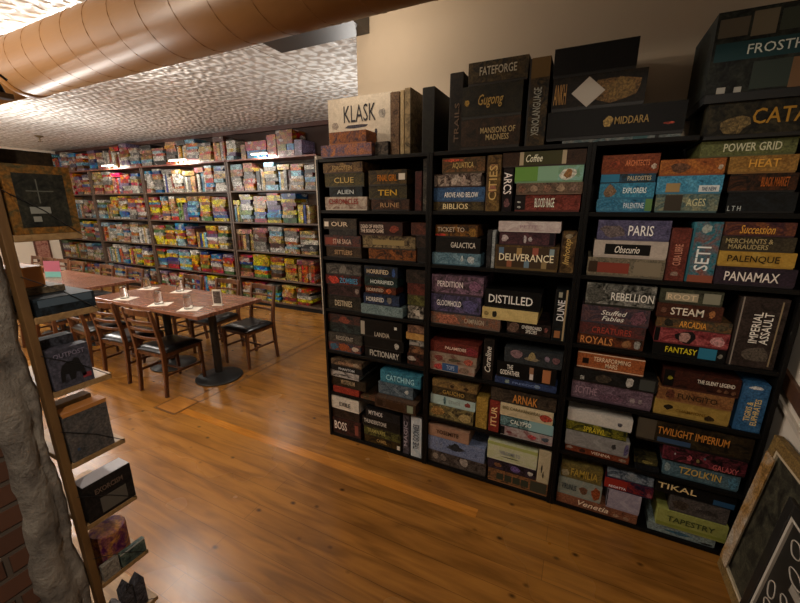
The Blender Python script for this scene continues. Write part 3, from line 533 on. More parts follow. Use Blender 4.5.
('middle', 2, 'right pile', 0, 3, -0.353, -0.035, 0.655, 0.037, '2c4480', '48609c', 'FREEDOM', '7c94c8', 'navy blue box with faint figures', {'t': [0.3, 0.35, 0.45, 0.3], 'p': [[0.17, 0.2, 0.08, 0.6, '90a8a0'], [0.66, 0.2, 0.08, 0.6, '90a8b8']]}),
('middle', 2, 'right pile', 1, 3, -0.346, -0.043, 0.692, 0.092, '0c0c0c', '181414', 'THE\nGODFATHER', 'e8e8e0', 'black box with white lettering and orange block', {'t': [0.06, 0.2, 0.34, 0.65], 'p': [[0.78, 0.1, 0.13, 0.8, 'c07848'], [0.52, 0.1, 0.16, 0.7, '1c1c20'], [0.56, 0.5, 0.07, 0.4, 'a87858'], [0.57, 0.15, 0.06, 0.35, 'd0ccc8']]}),
('middle', 2, 'right pile', 2, 3, -0.313, -0.023, 0.784, 0.084, '3c444c', '50585c', '', 'c0b090', 'blue grey box with winged gold emblem', {'p': [[0.12, 0.35, 0.2, 0.5, 'a07c84'], [0.34, 0.3, 0.3, 0.22, 'a89878'], [0.42, 0.35, 0.14, 0.5, 'b8a468'], [0.7, 0.4, 0.1, 0.36, '98849c'], [0.84, 0.35, 0.12, 0.4, '98686c']]}),
('middle', 1, 'left pile', 0, 4, -0.733, -0.458, 0.345, 0.087, '5c4c30', 'b0a060', '', 'd8c070', 'brown box with yellow building', {'p': [[0.05, 0.2, 0.28, 0.7, '806030'], [0.66, 0.15, 0.3, 0.6, 'c0a868']]}),
('middle', 1, 'left pile', 1, 4, -0.73, -0.452, 0.432, 0.063, 'a8c8c8', 'b8d4d4', 'ETHOS', '8c9c9c', 'pale aqua box with red flower mark', {'t': [0.42, 0.35, 0.26, 0.34], 'p': [[0.78, 0.3, 0.12, 0.5, 'b04840'], [0.3, 0.1, 0.06, 0.8, '406068']]}),
('middle', 1, 'left pile', 2, 4, -0.72, -0.451, 0.495, 0.056, '4c3c28', '806838', 'GAUCHO', 'b8984c', 'dark brown box with golden lettering', {'t': [0.25, 0.3, 0.5, 0.45]}),
('middle', 1, 'left pile', 3, 4, -0.718, -0.444, 0.551, 0.046, '7c6038', 'b08c48', '', '684820', 'tan box with dark cattle shapes', {'p': [[0.4, 0.25, 0.1, 0.4, '3c2818'], [0.72, 0.25, 0.1, 0.4, '3c2818']]}),
('middle', 1, 'upright boxes', 0, 2, -0.45, -0.38, 0.345, 0.194, 'a8842c', 'c8a040', '', '5c4018', 'mustard yellow upright box', {'v': 1}),
('middle', 1, 'upright boxes', 1, 2, -0.374, -0.312, 0.345, 0.195, 'a83024', 'c04434', 'ITUR', 'e8c890', 'red upright box with pale lettering', {'v': 1}),
('middle', 1, 'right pile', 0, 4, -0.302, -0.026, 0.345, 0.055, 'b8b0b0', 'a04c50', '', '884048', 'pale lilac box with red rose', {'p': [[0.0, 0, 0.08, 1, '202024'], [0.53, 0.25, 0.16, 0.5, '98383c'], [0.12, 0.3, 0.12, 0.3, 'a04850'], [0.8, 0.3, 0.14, 0.5, '5c6c80']]}),
('middle', 1, 'right pile', 1, 4, -0.307, -0.028, 0.4, 0.067, '1c5454', '90c0c8', 'CALYPSO', 'e0e8e0', 'teal and pale blue box with white lettering', {'t': [0.2, 0.35, 0.4, 0.4], 'p': [[0.55, 0, 0.45, 1, '88b8c0']]}),
('middle', 1, 'right pile', 2, 4, -0.312, -0.035, 0.467, 0.073, 'd8c8a0', 'c0b088', 'BIG CARAVANSERAI', '7c7048', 'cream box with red corner picture', {'t': [0.05, 0.55, 0.7, 0.26], 'p': [[0.76, 0.15, 0.22, 0.6, 'a03c2c']]}),
('middle', 1, 'right pile', 3, 4, -0.37, -0.027, 0.54, 0.082, '3c342c', '70604c', 'ARNAK', 'd89040', 'dark jungle box with orange lettering', {'t': [0.35, 0.15, 0.38, 0.6]}),
('middle', 0, 'left pile', 0, 3, -0.737, -0.369, 0.02, 0.093, '4c3c34', '80746c', '', 'd0c8c0', 'brown box with round white seals', {'p': [[0.08, 0.3, 0.1, 0.5, 'a89888'], [0.22, 0.3, 0.1, 0.5, '8c7c70'], [0.56, 0.3, 0.14, 0.6, 'b8aca0']]}),
('middle', 0, 'left pile', 1, 3, -0.737, -0.379, 0.113, 0.099, '7488b8', '8c9cc8', '', '30343c', 'periwinkle blue box with dark tree shape', {'p': [[0.35, 0.35, 0.3, 0.35, '343840'], [0.42, 0.3, 0.14, 0.55, '2c3038'], [0.15, 0.2, 0.03, 0.6, '90a0c4'], [0.22, 0.25, 0.05, 0.5, '90a0c4']]}),
('middle', 0, 'left pile', 2, 3, -0.736, -0.476, 0.212, 0.079, 'b08468', 'c09478', 'YOSEMITE', '4c3428', 'pinkish tan box with dark lettering', {'t': [0.2, 0.35, 0.55, 0.35]}),
('middle', 0, 'right pile', 0, 3, -0.356, -0.023, 0.02, 0.086, 'b07440', '343c30', '', '808870', 'orange box with five dark green tiles', {'p': [[0.15, 0.25, 0.12, 0.5, '404838'], [0.29, 0.25, 0.12, 0.5, '404838'], [0.43, 0.25, 0.12, 0.5, '404838'], [0.57, 0.25, 0.12, 0.5, '404838'], [0.72, 0.15, 0.26, 0.75, '4c4c3c']]}),
('middle', 0, 'right pile', 1, 3, -0.362, -0.09, 0.106, 0.066, '2c2020', '60486c', '', 'c8c8c0', 'dark box with purple glow', {'p': [[0.14, 0.3, 0.16, 0.4, 'a06840'], [0.48, 0.25, 0.2, 0.5, '5c4880'], [0.84, 0.3, 0.1, 0.4, 'd0ccc0']]}),
('middle', 0, 'right pile', 2, 3, -0.367, -0.091, 0.172, 0.116, 'c8ccb0', 'b8c480', 'WELCOME TO', '8c94a0', 'white and lime green box', {'t': [0.25, 0.4, 0.42, 0.2], 'p': [[0, 0.82, 1, 0.16, 'a8b460'], [0, 0, 1, 0.1, 'a8b868'], [0.28, 0.24, 0.4, 0.05, '404838']]}),
('middle', 0, 'upright box', 0, 1, -0.09, -0.023, 0.106, 0.206, 'c8bc98', 'b8ac88', '', '403c30', 'cream upright box with black brushwork', {'v': 1, 'p': [[0.3, 0.3, 0.12, 0.25, '302c24'], [0.45, 0.15, 0.12, 0.2, '302c24']]}),
('right', 5, 'left pile', 0, 4, 0.038, 0.249, 1.57, 0.056, '2880b0', '50a0c8', 'PALENTINE', 'c8d8e0', 'thin blue box with green end', {'t': [0.5, 0.3, 0.36, 0.4], 'p': [[0.88, 0, 0.12, 1, '609050']]}),
('right', 5, 'left pile', 1, 4, 0.042, 0.25, 1.626, 0.066, '2888b8', '48a8d0', 'EXPLORERS', 'd8e8f0', 'blue box with a brown figure', {'t': [0.44, 0.35, 0.42, 0.35], 'p': [[0.1, 0.1, 0.22, 0.8, '987858']]}),
('right', 5, 'left pile', 2, 4, 0.042, 0.248, 1.692, 0.037, '38403c', '2878a8', 'PALEOSITES', 'c0b898', 'thin dark and blue box', {'t': [0.5, 0.25, 0.42, 0.5], 'p': [[0, 0, 0.35, 1, '2c84b0']]}),
('right', 5, 'left pile', 3, 4, 0.04, 0.2525, 1.729, 0.078, '98401c', 'b05428', 'ARCHITECTS', 'd88050', 'rust orange box with orange lettering', {'t': [0.42, 0.4, 0.42, 0.3], 'p': [[0.88, 0.2, 0.08, 0.3, 'd0c0a8'], [0.15, 0.3, 0.2, 0.4, '783018']]}),
('right', 5, 'middle pile', 0, 3, 0.257, 0.47, 1.57, 0.074, '50787c', 'a0a078', 'AGES', 'c0c098', 'grey green box with brown figure', {'t': [0.5, 0.35, 0.3, 0.4], 'p': [[0.15, 0.05, 0.28, 0.9, '4c4438']]}),
('right', 5, 'middle pile', 1, 3, 0.252, 0.472, 1.644, 0.071, '3898c8', '58b0d8', 'THE NEW', '305878', 'bright sky blue box with white label', {'p': [[0.66, 0.1, 0.3, 0.35, 'd0d8d8'], [0.15, 0.0, 0.22, 0.6, 'a88c58']], 't': [0.7, 0.15, 0.22, 0.22]}),
('right', 5, 'middle pile', 2, 3, 0.2535, 0.469, 1.715, 0.0635, 'b05820', 'c87828', '', 'd8a060', 'orange box with dark canyon scene', {'p': [[0.18, 0.2, 0.3, 0.6, '5c3c28'], [0.9, 0.3, 0.07, 0.3, 'd0c0a8']]}),
('right', 5, 'right pile', 0, 4, 0.495, 0.702, 1.57, 0.077, '16181a', '28343c', 'L T H', 'a8b0b0', 'near black box with faint figures', {'t': [0.02, 0.1, 0.2, 0.25]}),
('right', 5, 'right pile', 1, 4, 0.488, 0.689, 1.647, 0.069, '1c140e', '7c4018', 'BLACK MARKET', 'b05c20', 'black box with orange lettering', {'t': [0.48, 0.3, 0.4, 0.5]}),
('right', 5, 'right pile', 2, 4, 0.476, 0.677, 1.716, 0.064, 'a07028', 'b8883c', 'HEAT', 'd8a040', 'ochre box with amber lettering', {'t': [0.3, 0.35, 0.45, 0.45]}),
('right', 5, 'right pile', 3, 4, 0.38, 0.665, 1.78, 0.06, '68703c', '7c8448', 'POWER GRID', 'c8c8a8', 'olive green box with pale lettering', {'t': [0.25, 0.3, 0.6, 0.5]}),
('right', 4, 'left pile', 0, 3, 0.031, 0.332, 1.285, 0.085, '7c7460', '98886c', '', 'a83c28', 'grey tan box with red banner', {'p': [[0.14, 0.2, 0.42, 0.55, 'a04434'], [0.62, 0.15, 0.34, 0.7, '8c8068'], [0.02, 0.2, 0.12, 0.6, '4c3828']]}),
('right', 4, 'left pile', 1, 3, 0.049, 0.332, 1.37, 0.078, 'b8aca0', 'c8bcb0', 'Obscurio', 'e0dcd4', 'beige box with black nameplate', {'p': [[0.16, 0.2, 0.62, 0.6, '1c1c1c']], 't': [0.3, 0.3, 0.34, 0.4]}),
('right', 4, 'left pile', 2, 3, 0.055, 0.332, 1.448, 0.088, '5c5884', '7874a0', 'PARIS', 'e8e8e8', 'lilac box with bold white lettering', {'t': [0.44, 0.25, 0.34, 0.5], 'p': [[0.06, 0.15, 0.34, 0.6, '847474']]}),
('right', 4, 'upright boxes', 0, 2, 0.333, 0.4045, 1.285, 0.223, '883428', '9c4838', 'CUBA LIBRE', 'd09078', 'red upright box with orange lettering', {'v': 1, 't': [0.3, 0.3, 0.4, 0.4], 'p': [[0.3, 0.06, 0.4, 0.12, 'a89080']]}),
('right', 4, 'upright boxes', 1, 2, 0.4055, 0.504, 1.285, 0.25, '2c90a8', 'b05c44', 'SETI', 'e0f0f0', 'turquoise upright box with white letters', {'v': 1, 't': [0.25, 0.2, 0.5, 0.4], 'p': [[0, 0, 1, 0.12, 'a85840'], [0.3, 0.82, 0.35, 0.14, 'b0bcb4']]}),
('right', 4, 'right pile', 0, 4, 0.505, 0.755, 1.285, 0.075, '3c2c40', '543c54', 'PANAMAX', 'e0d8d0', 'dark plum box with heavy white lettering', {'t': [0.12, 0.25, 0.68, 0.5]}),
('right', 4, 'right pile', 1, 4, 0.505, 0.742, 1.36, 0.062, 'c09028', 'd0a840', 'PALENQUE', '3c2c14', 'yellow box with dark lettering', {'t': [0.12, 0.25, 0.68, 0.5]}),
('right', 4, 'right pile', 2, 4, 0.505, 0.73, 1.422, 0.059, '4c4430', '605438', 'MERCHANTS &\nMARAUDERS', 'b0a070', 'brown green box with two gold lines', {'t': [0.05, 0.15, 0.65, 0.7]}),
('right', 4, 'right pile', 3, 4, 0.505, 0.718, 1.481, 0.055, '5c2c3c', 'a05828', 'Succession', 'd8a040', 'burgundy box with gold script', {'t': [0.22, 0.2, 0.5, 0.6]}),
('right', 3, 'left pile', 0, 4, 0.028, 0.305, 0.945, 0.053, '4c2c1c', 'a04c24', 'ROYALS', 'd89050', 'dark brown box with large tan script', {'t': [0.05, 0.15, 0.5, 0.7], 'p': [[0.68, 0.15, 0.14, 0.7, 'b07848'], [0.86, 0.1, 0.1, 0.8, 'a8a8a0']]}),
('right', 3, 'left pile', 1, 4, 0.031, 0.305, 0.998, 0.061, '5c4444', '983c34', 'CREATURES', 'b04838', 'grey brown box with red lettering', {'t': [0.2, 0.2, 0.6, 0.5]}),
('right', 3, 'left pile', 2, 4, 0.032, 0.31, 1.059, 0.084, '50485c', '8c5c58', 'Stuffed\nFables', 'e0e0d8', 'grey violet box with white fairy tale lettering', {'t': [0.3, 0.2, 0.38, 0.6], 'p': [[0.74, 0.1, 0.22, 0.8, '64404c']]}),
('right', 3, 'left pile', 3, 4, 0.041, 0.32, 1.143, 0.108, '2c3024', 'a8a8a0', 'REBELLION', 'e0e0d8', 'dark green box with white knight figure', {'t': [0.38, 0.3, 0.6, 0.35], 'p': [[0.0, 0.1, 0.28, 0.75, '686860']]}),
('right', 3, 'middle pile', 0, 5, 0.339, 0.603, 0.945, 0.059, '101010', '1c1c1c', 'FANTASY', 'd8c820', 'black box with yellow lettering and blue slash', {'t': [0.18, 0.3, 0.44, 0.45], 'p': [[0.64, 0.05, 0.24, 0.9, '2888b0'], [0.9, 0.3, 0.07, 0.35, '908c80']]}),
('right', 3, 'middle pile', 1, 5, 0.336, 0.603, 1.004, 0.07, 'a02c34', 'd86868', '', 'e8e0e0', 'red and pink box with white face', {'p': [[0, 0, 0.07, 1, '181818'], [0.3, 0.1, 0.28, 0.8, '1c1416'], [0.34, 0.2, 0.16, 0.6, 'c8988c'], [0.75, 0.2, 0.2, 0.6, 'e0a0a0']]}),
('right', 3, 'middle pile', 2, 5, 0.335, 0.603, 1.074, 0.047, '5c5440', 'a0682c', 'ARCADIA', 'e0a040', 'tan box with orange lettering and badges', {'t': [0.32, 0.2, 0.36, 0.6], 'p': [[0.1, 0.1, 0.14, 0.8, '2c2820'], [0.8, 0.2, 0.16, 0.6, '48402c']]}),
('right', 3, 'middle pile', 3, 5, 0.328, 0.562, 1.121, 0.066, '602c1c', '783c24', 'STEAM', 'e0d8c8', 'dark red box with cream capitals', {'t': [0.22, 0.25, 0.5, 0.5], 'p': [[0.06, 0.3, 0.1, 0.4, '8c5c44'], [0.8, 0.25, 0.1, 0.5, '905c30']]}),
('right', 3, 'middle pile', 4, 5, 0.33, 0.552, 1.187, 0.064, '484c38', '60644c', 'ROOT', 'd8c8a8', 'dark green box with cream nameplate', {'p': [[0.1, 0.2, 0.52, 0.55, 'b0a488'], [0.7, 0.15, 0.26, 0.7, '90907c']], 't': [0.13, 0.28, 0.46, 0.38]}),
('right', 3, 'upright box', 0, 1, 0.604, 0.76, 0.945, 0.297, '3c2c26', '5c4840', 'IMPERIAL\nASSAULT', 'e8e4dc', 'big brown upright box with white lettering', {'v': 1, 't': [0.35, 0.35, 0.4, 0.45], 'p': [[0, 0, 0.07, 1, '9c9084'], [0.25, 0.06, 0.6, 0.24, '706456'], [0.86, 0.04, 0.03, 0.92, 'a08c68']]}),
('right', 2, 'left pile', 0, 3, 0.03, 0.377, 0.655, 0.098, '74586c', '9c8094', 'SCYTHE', 'a88c9c', 'mauve box with pale lilac lettering', {'t': [0.05, 0.3, 0.28, 0.4], 'p': [[0.36, 0.1, 0.3, 0.4, '5c4454'], [0.74, 0.25, 0.07, 0.3, 'b0a0a4'], [0.84, 0.3, 0.05, 0.25, 'b0a0a4']]}),
('right', 2, 'left pile', 1, 3, 0.031, 0.386, 0.753, 0.068, '161616', '383838', 'STAR', 'd8d8d0', 'black box with grey figures', {'t': [0.09, 0.15, 0.05, 0.3], 'p': [[0.28, 0.1, 0.2, 0.7, '40382c'], [0.64, 0.15, 0.09, 0.7, 'c8c4bc'], [0.8, 0.05, 0.17, 0.85, '505450']]}),
('right', 2, 'left pile', 2, 3, 0.04, 0.325, 0.821, 0.083, 'c0602c', 'd07038', 'TERRAFORMING\nMARS', 'e8d0b0', 'orange box with white border and mountain logo', {'t': [0.25, 0.2, 0.55, 0.6], 'p': [[0.08, 0.3, 0.1, 0.35, '2c1c14'], [0, 0, 1, 0.05, 'e0c8a8'], [0, 0.95, 1, 0.05, 'e0c8a8']]}),
('right', 2, 'right pile', 0, 3, 0.384, 0.665, 0.655, 0.076, 'b08c38', 'c8a448', 'CHAMPIONS', '806020', 'straw yellow box with black insect shapes', {'t': [0.3, 0.35, 0.4, 0.2], 'p': [[0.14, 0.4, 0.12, 0.35, '2c2418'], [0.68, 0.1, 0.14, 0.35, '3c2c18']]}),
('right', 2, 'right pile', 1, 3, 0.387, 0.664, 0.731, 0.065, 'b07840', '8c4c24', 'FUNGITO', '3c2c1c', 'orange tan box with dark lettering', {'t': [0.28, 0.3, 0.52, 0.4], 'p': [[0.12, 0.2, 0.12, 0.7, '5c3020']]}),
('right', 2, 'right pile', 2, 3, 0.4, 0.674, 0.796, 0.087, '6c2c18', '101010', 'THE SILENT LEGEND', 'e8e0d0', 'dark rust box with black ends', {'t': [0.45, 0.5, 0.48, 0.2], 'p': [[0, 0, 0.14, 1, '18140f'], [0.05, 0.45, 0.07, 0.2, 'b0a820'], [0.72, 0.15, 0.06, 0.2, '906040'], [0.81, 0.15, 0.06, 0.2, '906040'], [0.9, 0.15, 0.06, 0.2, '906040']]}),
('right', 2, 'upright box', 0, 1, 0.675, 0.769, 0.655, 0.222, '2c70b0', '4888c8', 'TIGRIS &\nEUPHRATES', 'e0c880', 'bright blue upright box with gold lettering', {'v': 1, 't': [0.3, 0.15, 0.5, 0.55], 'p': [[0.25, 0.88, 0.5, 0.07, 'e0e0e0']]}),
('right', 1, 'left pile', 0, 4, 0.035, 0.328, 0.345, 0.04, 'a04020', 'b05430', 'VIENNA', 'e0c8b0', 'brick orange box with white lettering', {'t': [0.42, 0.3, 0.3, 0.4], 'p': [[0.02, 0.35, 0.1, 0.4, 'c0b0a0'], [0.22, 0.15, 0.12, 0.5, '3c2018'], [0.86, 0.2, 0.1, 0.4, 'b09880']]}),
('right', 1, 'left pile', 1, 4, 0.03, 0.32, 0.385, 0.085, '909090', 'a8a8a8', '', '484848', 'grey box with black ring mark', {'p': [[0.73, 0.35, 0.08, 0.35, '383838'], [0.92, 0.1, 0.08, 0.8, '7068a0']]}),
('right', 1, 'left pile', 2, 4, 0.026, 0.302, 0.47, 0.051, '283c1c', 'a8a020', 'SPRAWL', 'd0c030', 'dark green box with yellow lettering', {'t': [0.3, 0.2, 0.36, 0.6]}),
('right', 1, 'left pile', 3, 4, 0.028, 0.318, 0.521, 0.068, 'cccac4', 'd8d4cc', '', '888890', 'big plain white box with small grey logo', {'p': [[0.78, 0.3, 0.08, 0.3, '70707c']]}),
('right', 1, 'right pile', 0, 3, 0.463, 0.753, 0.345, 0.082, '4c7488', '6c94a8', "TZOLK'IN", 'd0b058', 'steel blue box with gold lettering', {'t': [0.22, 0.35, 0.55, 0.45], 'p': [[0.02, 0.2, 0.08, 0.6, '98b0b4'], [0.86, 0.1, 0.12, 0.8, '3c6880']]}),
('right', 1, 'right pile', 1, 3, 0.453, 0.761, 0.427, 0.076, '0e1118', 'a83c50', 'GALAXY', 'c06060', 'black box with coloured planets', {'t': [0.62, 0.1, 0.3, 0.36], 'p': [[0.3, 0.3, 0.06, 0.35, '984048'], [0.42, 0.3, 0.04, 0.25, 'a09050'], [0.14, 0.5, 0.02, 0.15, 'c0c0c0'], [0.5, 0.6, 0.03, 0.15, '5090a0']]}),
('right', 1, 'right pile', 2, 3, 0.335, 0.766, 0.503, 0.118, '241c10', '5c4824', 'TWILIGHT IMPERIUM', 'd08838', 'long dark box with orange block lettering', {'t': [0.19, 0.45, 0.62, 0.32], 'p': [[0, 0, 0.17, 1, '605848'], [0.2, 0.1, 0.3, 0.2, '3c5c88']]}),
('right', 1, 'small dark pile', 0, 2, 0.353, 0.453, 0.345, 0.024, '15171a', '2c3440', '', '606870', 'small black box', {}),
('right', 1, 'small dark pile', 1, 2, 0.346, 0.445, 0.369, 0.036, '1c1c14', '6c6430', '', 'a09840', 'small black and olive box', {'p': [[0.3, 0.2, 0.5, 0.5, '6c6430']]}),
('right', 0, 'left pile', 0, 3, 0.023, 0.405, 0.02, 0.057, '98583c', 'b0704c', 'Venetia', 'e8d8c0', 'terracotta box with cream script', {'t': [0.28, 0.3, 0.38, 0.55], 'p': [[0.72, 0.2, 0.07, 0.3, 'c09878'], [0.84, 0.15, 0.07, 0.3, 'c09878']]}),
('right', 0, 'left pile', 1, 3, 0.024, 0.235, 0.077, 0.103, '8c9c94', 'a8a898', 'VIRUNUS', '38444c', 'pale grey green box with orange patch', {'t': [0.08, 0.35, 0.35, 0.34], 'p': [[0.5, 0.3, 0.2, 0.4, '8c5c40'], [0.78, 0.15, 0.18, 0.7, 'c05828']]}),
('right', 0, 'left pile', 2, 3, 0.029, 0.228, 0.18, 0.088, '7c6c34', '98843c', 'FAMILIA', 'b89c3c', 'gold brown box with yellow lettering', {'t': [0.25, 0.25, 0.65, 0.5], 'p': [[0.02, 0.1, 0.18, 0.45, 'b0a888']]}),
('right', 0, 'middle pile', 0, 3, 0.257, 0.408, 0.077, 0.1129, 'a098b0', 'b8b0c0', '', '504870', 'thin pale lavender box', {'p': [[0, 0, 0.03, 1, '202028']]}),
('right', 0, 'middle pile', 1, 3, 0.236, 0.449, 0.1899, 0.0633, '20285c', 'c02c20', 'REGATTA', 'e0e0e8', 'box half red and half navy blue', {'t': [0.1, 0.2, 0.36, 0.2], 'p': [[0, 0, 0.48, 1, 'b83024'], [0.88, 0.15, 0.1, 0.35, 'c06470']]}),
('right', 0, 'middle pile', 2, 3, 0.245, 0.444, 0.2532, 0.0536, '38506c', 'a0b0c0', '', 'c0c8d0', 'slate box with pale crest', {'p': [[0.4, 0.2, 0.3, 0.6, '8c9ca8']]}),
('right', 0, 'right pile', 0, 4, 0.451, 0.722, 0.02, 0.047, '7c9098', '98b0b0', '', '1c6088', 'pale grey blue box with leaping fish shape', {'p': [[0.28, 0.35, 0.4, 0.3, '2c5c78'], [0.4, 0.3, 0.2, 0.42, '305870'], [0.8, 0.1, 0.18, 0.25, '303438']]}),
('right', 0, 'right pile', 1, 4, 0.477, 0.754, 0.067, 0.094, 'a0a84c', 'b0b860', 'TAPESTRY', '4c5830', 'yellow green box with dark capitals', {'t': [0.15, 0.4, 0.68, 0.32], 'p': [[0, 0.0, 1, 0.25, '8c9838']]}),
('right', 0, 'right pile', 2, 4, 0.52, 0.745, 0.161, 0.085, '5c5654', '78706c', 'WESTERN', '403c3c', 'dull grey box with brown horse shapes', {'t': [0.45, 0.35, 0.35, 0.25], 'p': [[0.05, 0.2, 0.28, 0.6, '40342c']]}),
('right', 0, 'right pile', 3, 4, 0.449, 0.76, 0.246, 0.065, '0f1014', '1c1c20', 'TIKAL', 'e0c890', 'black box with gold lettering and blue label', {'t': [0.03, 0.4, 0.5, 0.45], 'p': [[0.74, 0.05, 0.25, 0.45, '2c6094']]})]
random.seed(11)
for (bay, row, nm, i, n_, x0, x1, z0, h, base, art, text, tcol, desc, o) in NEAR:
    lo, hi = BX[bay]; x0 = max(lo, x0); x1 = min(hi, x1)
    one = n_ == 1
    if o.get('v'):
        # keep upright neighbours apart
        place = {'upright boxes': '%s of two upright boxes' % ('left' if i == 0 else 'right')}.get(nm, 'standing alone')
    elif one: place = 'between the piles'
    else: place = '%s in %s' % ('topmost' if i == n_ - 1 else ORD[i], nm)
    lab = '%s, %s, %s, %s bay' % (desc, place, ROWN[row], bay)
    if len(lab.split()) > 16: lab = lab.replace('shelf ', '', 1) if False else lab.replace('third shelf up', 'third shelf').replace('second shelf up', 'shelf two').replace(' in middle pile', ' mid pile').replace(' in left pile', ' left pile').replace(' in right pile', ' right pile').replace('standing alone', 'alone')
    if len(lab.split()) > 16: print('LONG', lab)
    zz = z0
    game_box(x0 + .0015, x1 - .0015, z0, h - .0008, base, art, text, tcol, o, lab, YF + .01 + random.uniform(0, .012) + o.get('dy', 0), .26 if not o.get('dy') else .28,
             'board games in the %s bay of the near bookcases' % bay)

# games standing on top of the near bookcases
TG = 'board games standing on top of the near bookcases'
def top(x0, x1, z0, z1, yf, d, base, art, text, tcol, lab, **o): return game_box(x0, x1, z0, z1 - z0, base, art, text, tcol, o, lab, yf, d, TG)
T0 = 1.8655
top(-1.462, -1.03, T0, 2.205, 2.03, .1, 'c4b9a4', 'b4a894', 'KLASK', '2c2c34', 'large cream board game box with black capitals behind two small boxes', bold=0, t=(.26, .6, .5, .27), p=[(.28, .5, .36, .06, '34303c'), (.8, .62, .11, .14, 'a49c90'), (.05, .5, .12, .12, 'ac9c8c'), (.62, .28, .1, .06, '3c3c5c'), (.74, .36, .04, .1, '302c38')])
top(-1.435, -1.095, T0, 1.933, 1.905, .12, '685c84', 'd07828', '', 'd08030', 'purple and orange art box lying under an orange one, front left corner')
top(-1.375, -1.13, 1.934, 2.0, 1.91, .115, 'b8641c', '30345c', '', 'd08030', 'small orange and black art box lying on the purple one')
top(-1.085, -1.005, T0, 1.935, 1.93, .09, '2a2422', '7a6a5c', '', 'c0b0a0', 'tiny dark box standing at the foot of the large cream box')
top(-1.0, -.945, T0, 2.175, 1.945, .28, '6a4a30', '8a6844', '', '', 'tall brown box standing on edge right of the cream box', v=1)
top(-.94, -.918, T0, 2.178, 1.945, .28, 'b49c70', 'a08858', '', '', 'tall thin tan box, left of the pair of pale spines', v=1)
top(-.915, -.878, T0, 2.185, 1.945, .28, 'a88e60', '30241a', '', '', 'tall thin pale box with dark side, right of the pair of pale spines', v=1, p=[(.9, 0, .1, 1, '2a2018')])
top(-.815, -.748, T0, 2.175, 1.945, .26, '15140f', '2c3020', '', '', 'tall black box standing alone against the beige wall', v=1)
top(-.675, -.606, T0, 2.225, 1.96, .26, '1c1712', '3c2c1c', 'TRAILS', '6a5848', 'tall black brown box standing left of the pile of three', v=1, t=(.45, .12, .35, .5))
top(-.602, -.318, T0, 2.004, 1.945, .28, '34281a', '5c3c22', 'MANSIONS OF\nMADNESS', 'a89468', 'dark brown box with two lines of gold lettering, bottom of three', t=(.34, .28, .58, .42))
top(-.602, -.318, 2.005, 2.15, 1.945, .28, '26261a', '40381c', 'Gugong', 'a08448', 'dark olive box with gold script, middle of the pile of three', t=(.28, .3, .42, .42), p=[(.04, .4, .09, .2, 'a8842c')])
top(-.577, -.302, 2.151, 2.25, 1.945, .28, '2e281a', '6a5428', 'FATEFORGE', 'a49c88', 'dark mossy box with pale lettering, top of the pile of three', t=(.2, .4, .62, .36))
top(-.296, -.208, T0, 2.23, 1.945, .27, '24221c', '6a5024', 'XENOLANGUAGE', '8c8c80', 'tall dark box with vertical silver lettering and golden top', v=1, t=(.3, .12, .38, .55), p=[(.1, .78, .9, .22, '6a5028')])
top(-.13, .31, T0, 1.879, 1.95, .27, '8a8a84', '4c7078', '', '', 'thin pale grey box under the wide black box', p=[(.62, .1, .12, .9, '3c6468'), (.8, .1, .03, .9, '2c2c2c')])
top(-.2, .315, 1.88, 2.0, 1.945, .28, '0e0d0c', '161412', 'MIDDARA', '9c8048', 'wide black box with gold wordmark and ring emblem', t=(.52, .42, .24, .24), p=[(.44, .34, .07, .36, '7c6434'), (.86, .3, .07, .08, '8c3424')])
ank = top(-.19, .165, 2.001, 2.135, 1.945, .28, '17130e', '3c2c18', 'ANKH', 'a07840', 'black box with white diamond and golden beast art', t=(.02, .2, .14, .6), p=[(.4, .1, .58, .8, '5c4220'), (.6, .2, .3, .6, '8c6c34')])
bm = bmesh.new(); vs = [bm.verts.new(p) for p in ((-.1, -.1418, .067), (-.035, -.1418, .008), (.03, -.1418, .067), (-.035, -.1418, .126))]; f = bm.faces.new(vs)
r = bmesh.ops.extrude_face_region(bm, geom=[f]); bmesh.ops.translate(bm, vec=(0, .0012, 0), verts=[v for v in r['geom'] if isinstance(v, bmesh.types.BMVert)])
obj('diamond_panel', bm, plain('diamond_white', 'a8a094', .5), ank)
top(-.195, .12, 2.136, 2.25, 1.945, .28, '0b0b0c', '121213', '', '', 'plain black box on top of the golden beast box')
top(.377, .772, 1.842, 1.967, 1.905, .3, '141612', '50482c', 'CATAN', 'a87c28', 'black box with large gold capitals under the fantasy figure box', t=(.34, .36, .5, .42), p=[(.12, .05, .2, .6, '5c4c2c')])
top(.352, .772, 1.9675, 2.262, 1.89, .33, '101c22', '3c4438', 'FROSTHAVEN', 'c0c8c0', 'huge box with teal banner and white lettering, top right corner', t=(.24, .51, .62, .105), bold=0, p=[(.02, .46, .96, .2, '1f4a50'), (.02, .72, .2, .2, '5c5444'), (.24, .7, .16, .26, '6c6450'), (.42, .72, .2, .22, '40483c'), (.64, .7, .3, .26, '6c5838'), (.3, .12, .3, .3, '384840'), (.55, .1, .4, .32, '7c5c3c'), (.08, .1, .06, .07, 'a0a098'), (.2, .1, .05, .06, 'a0a098')])

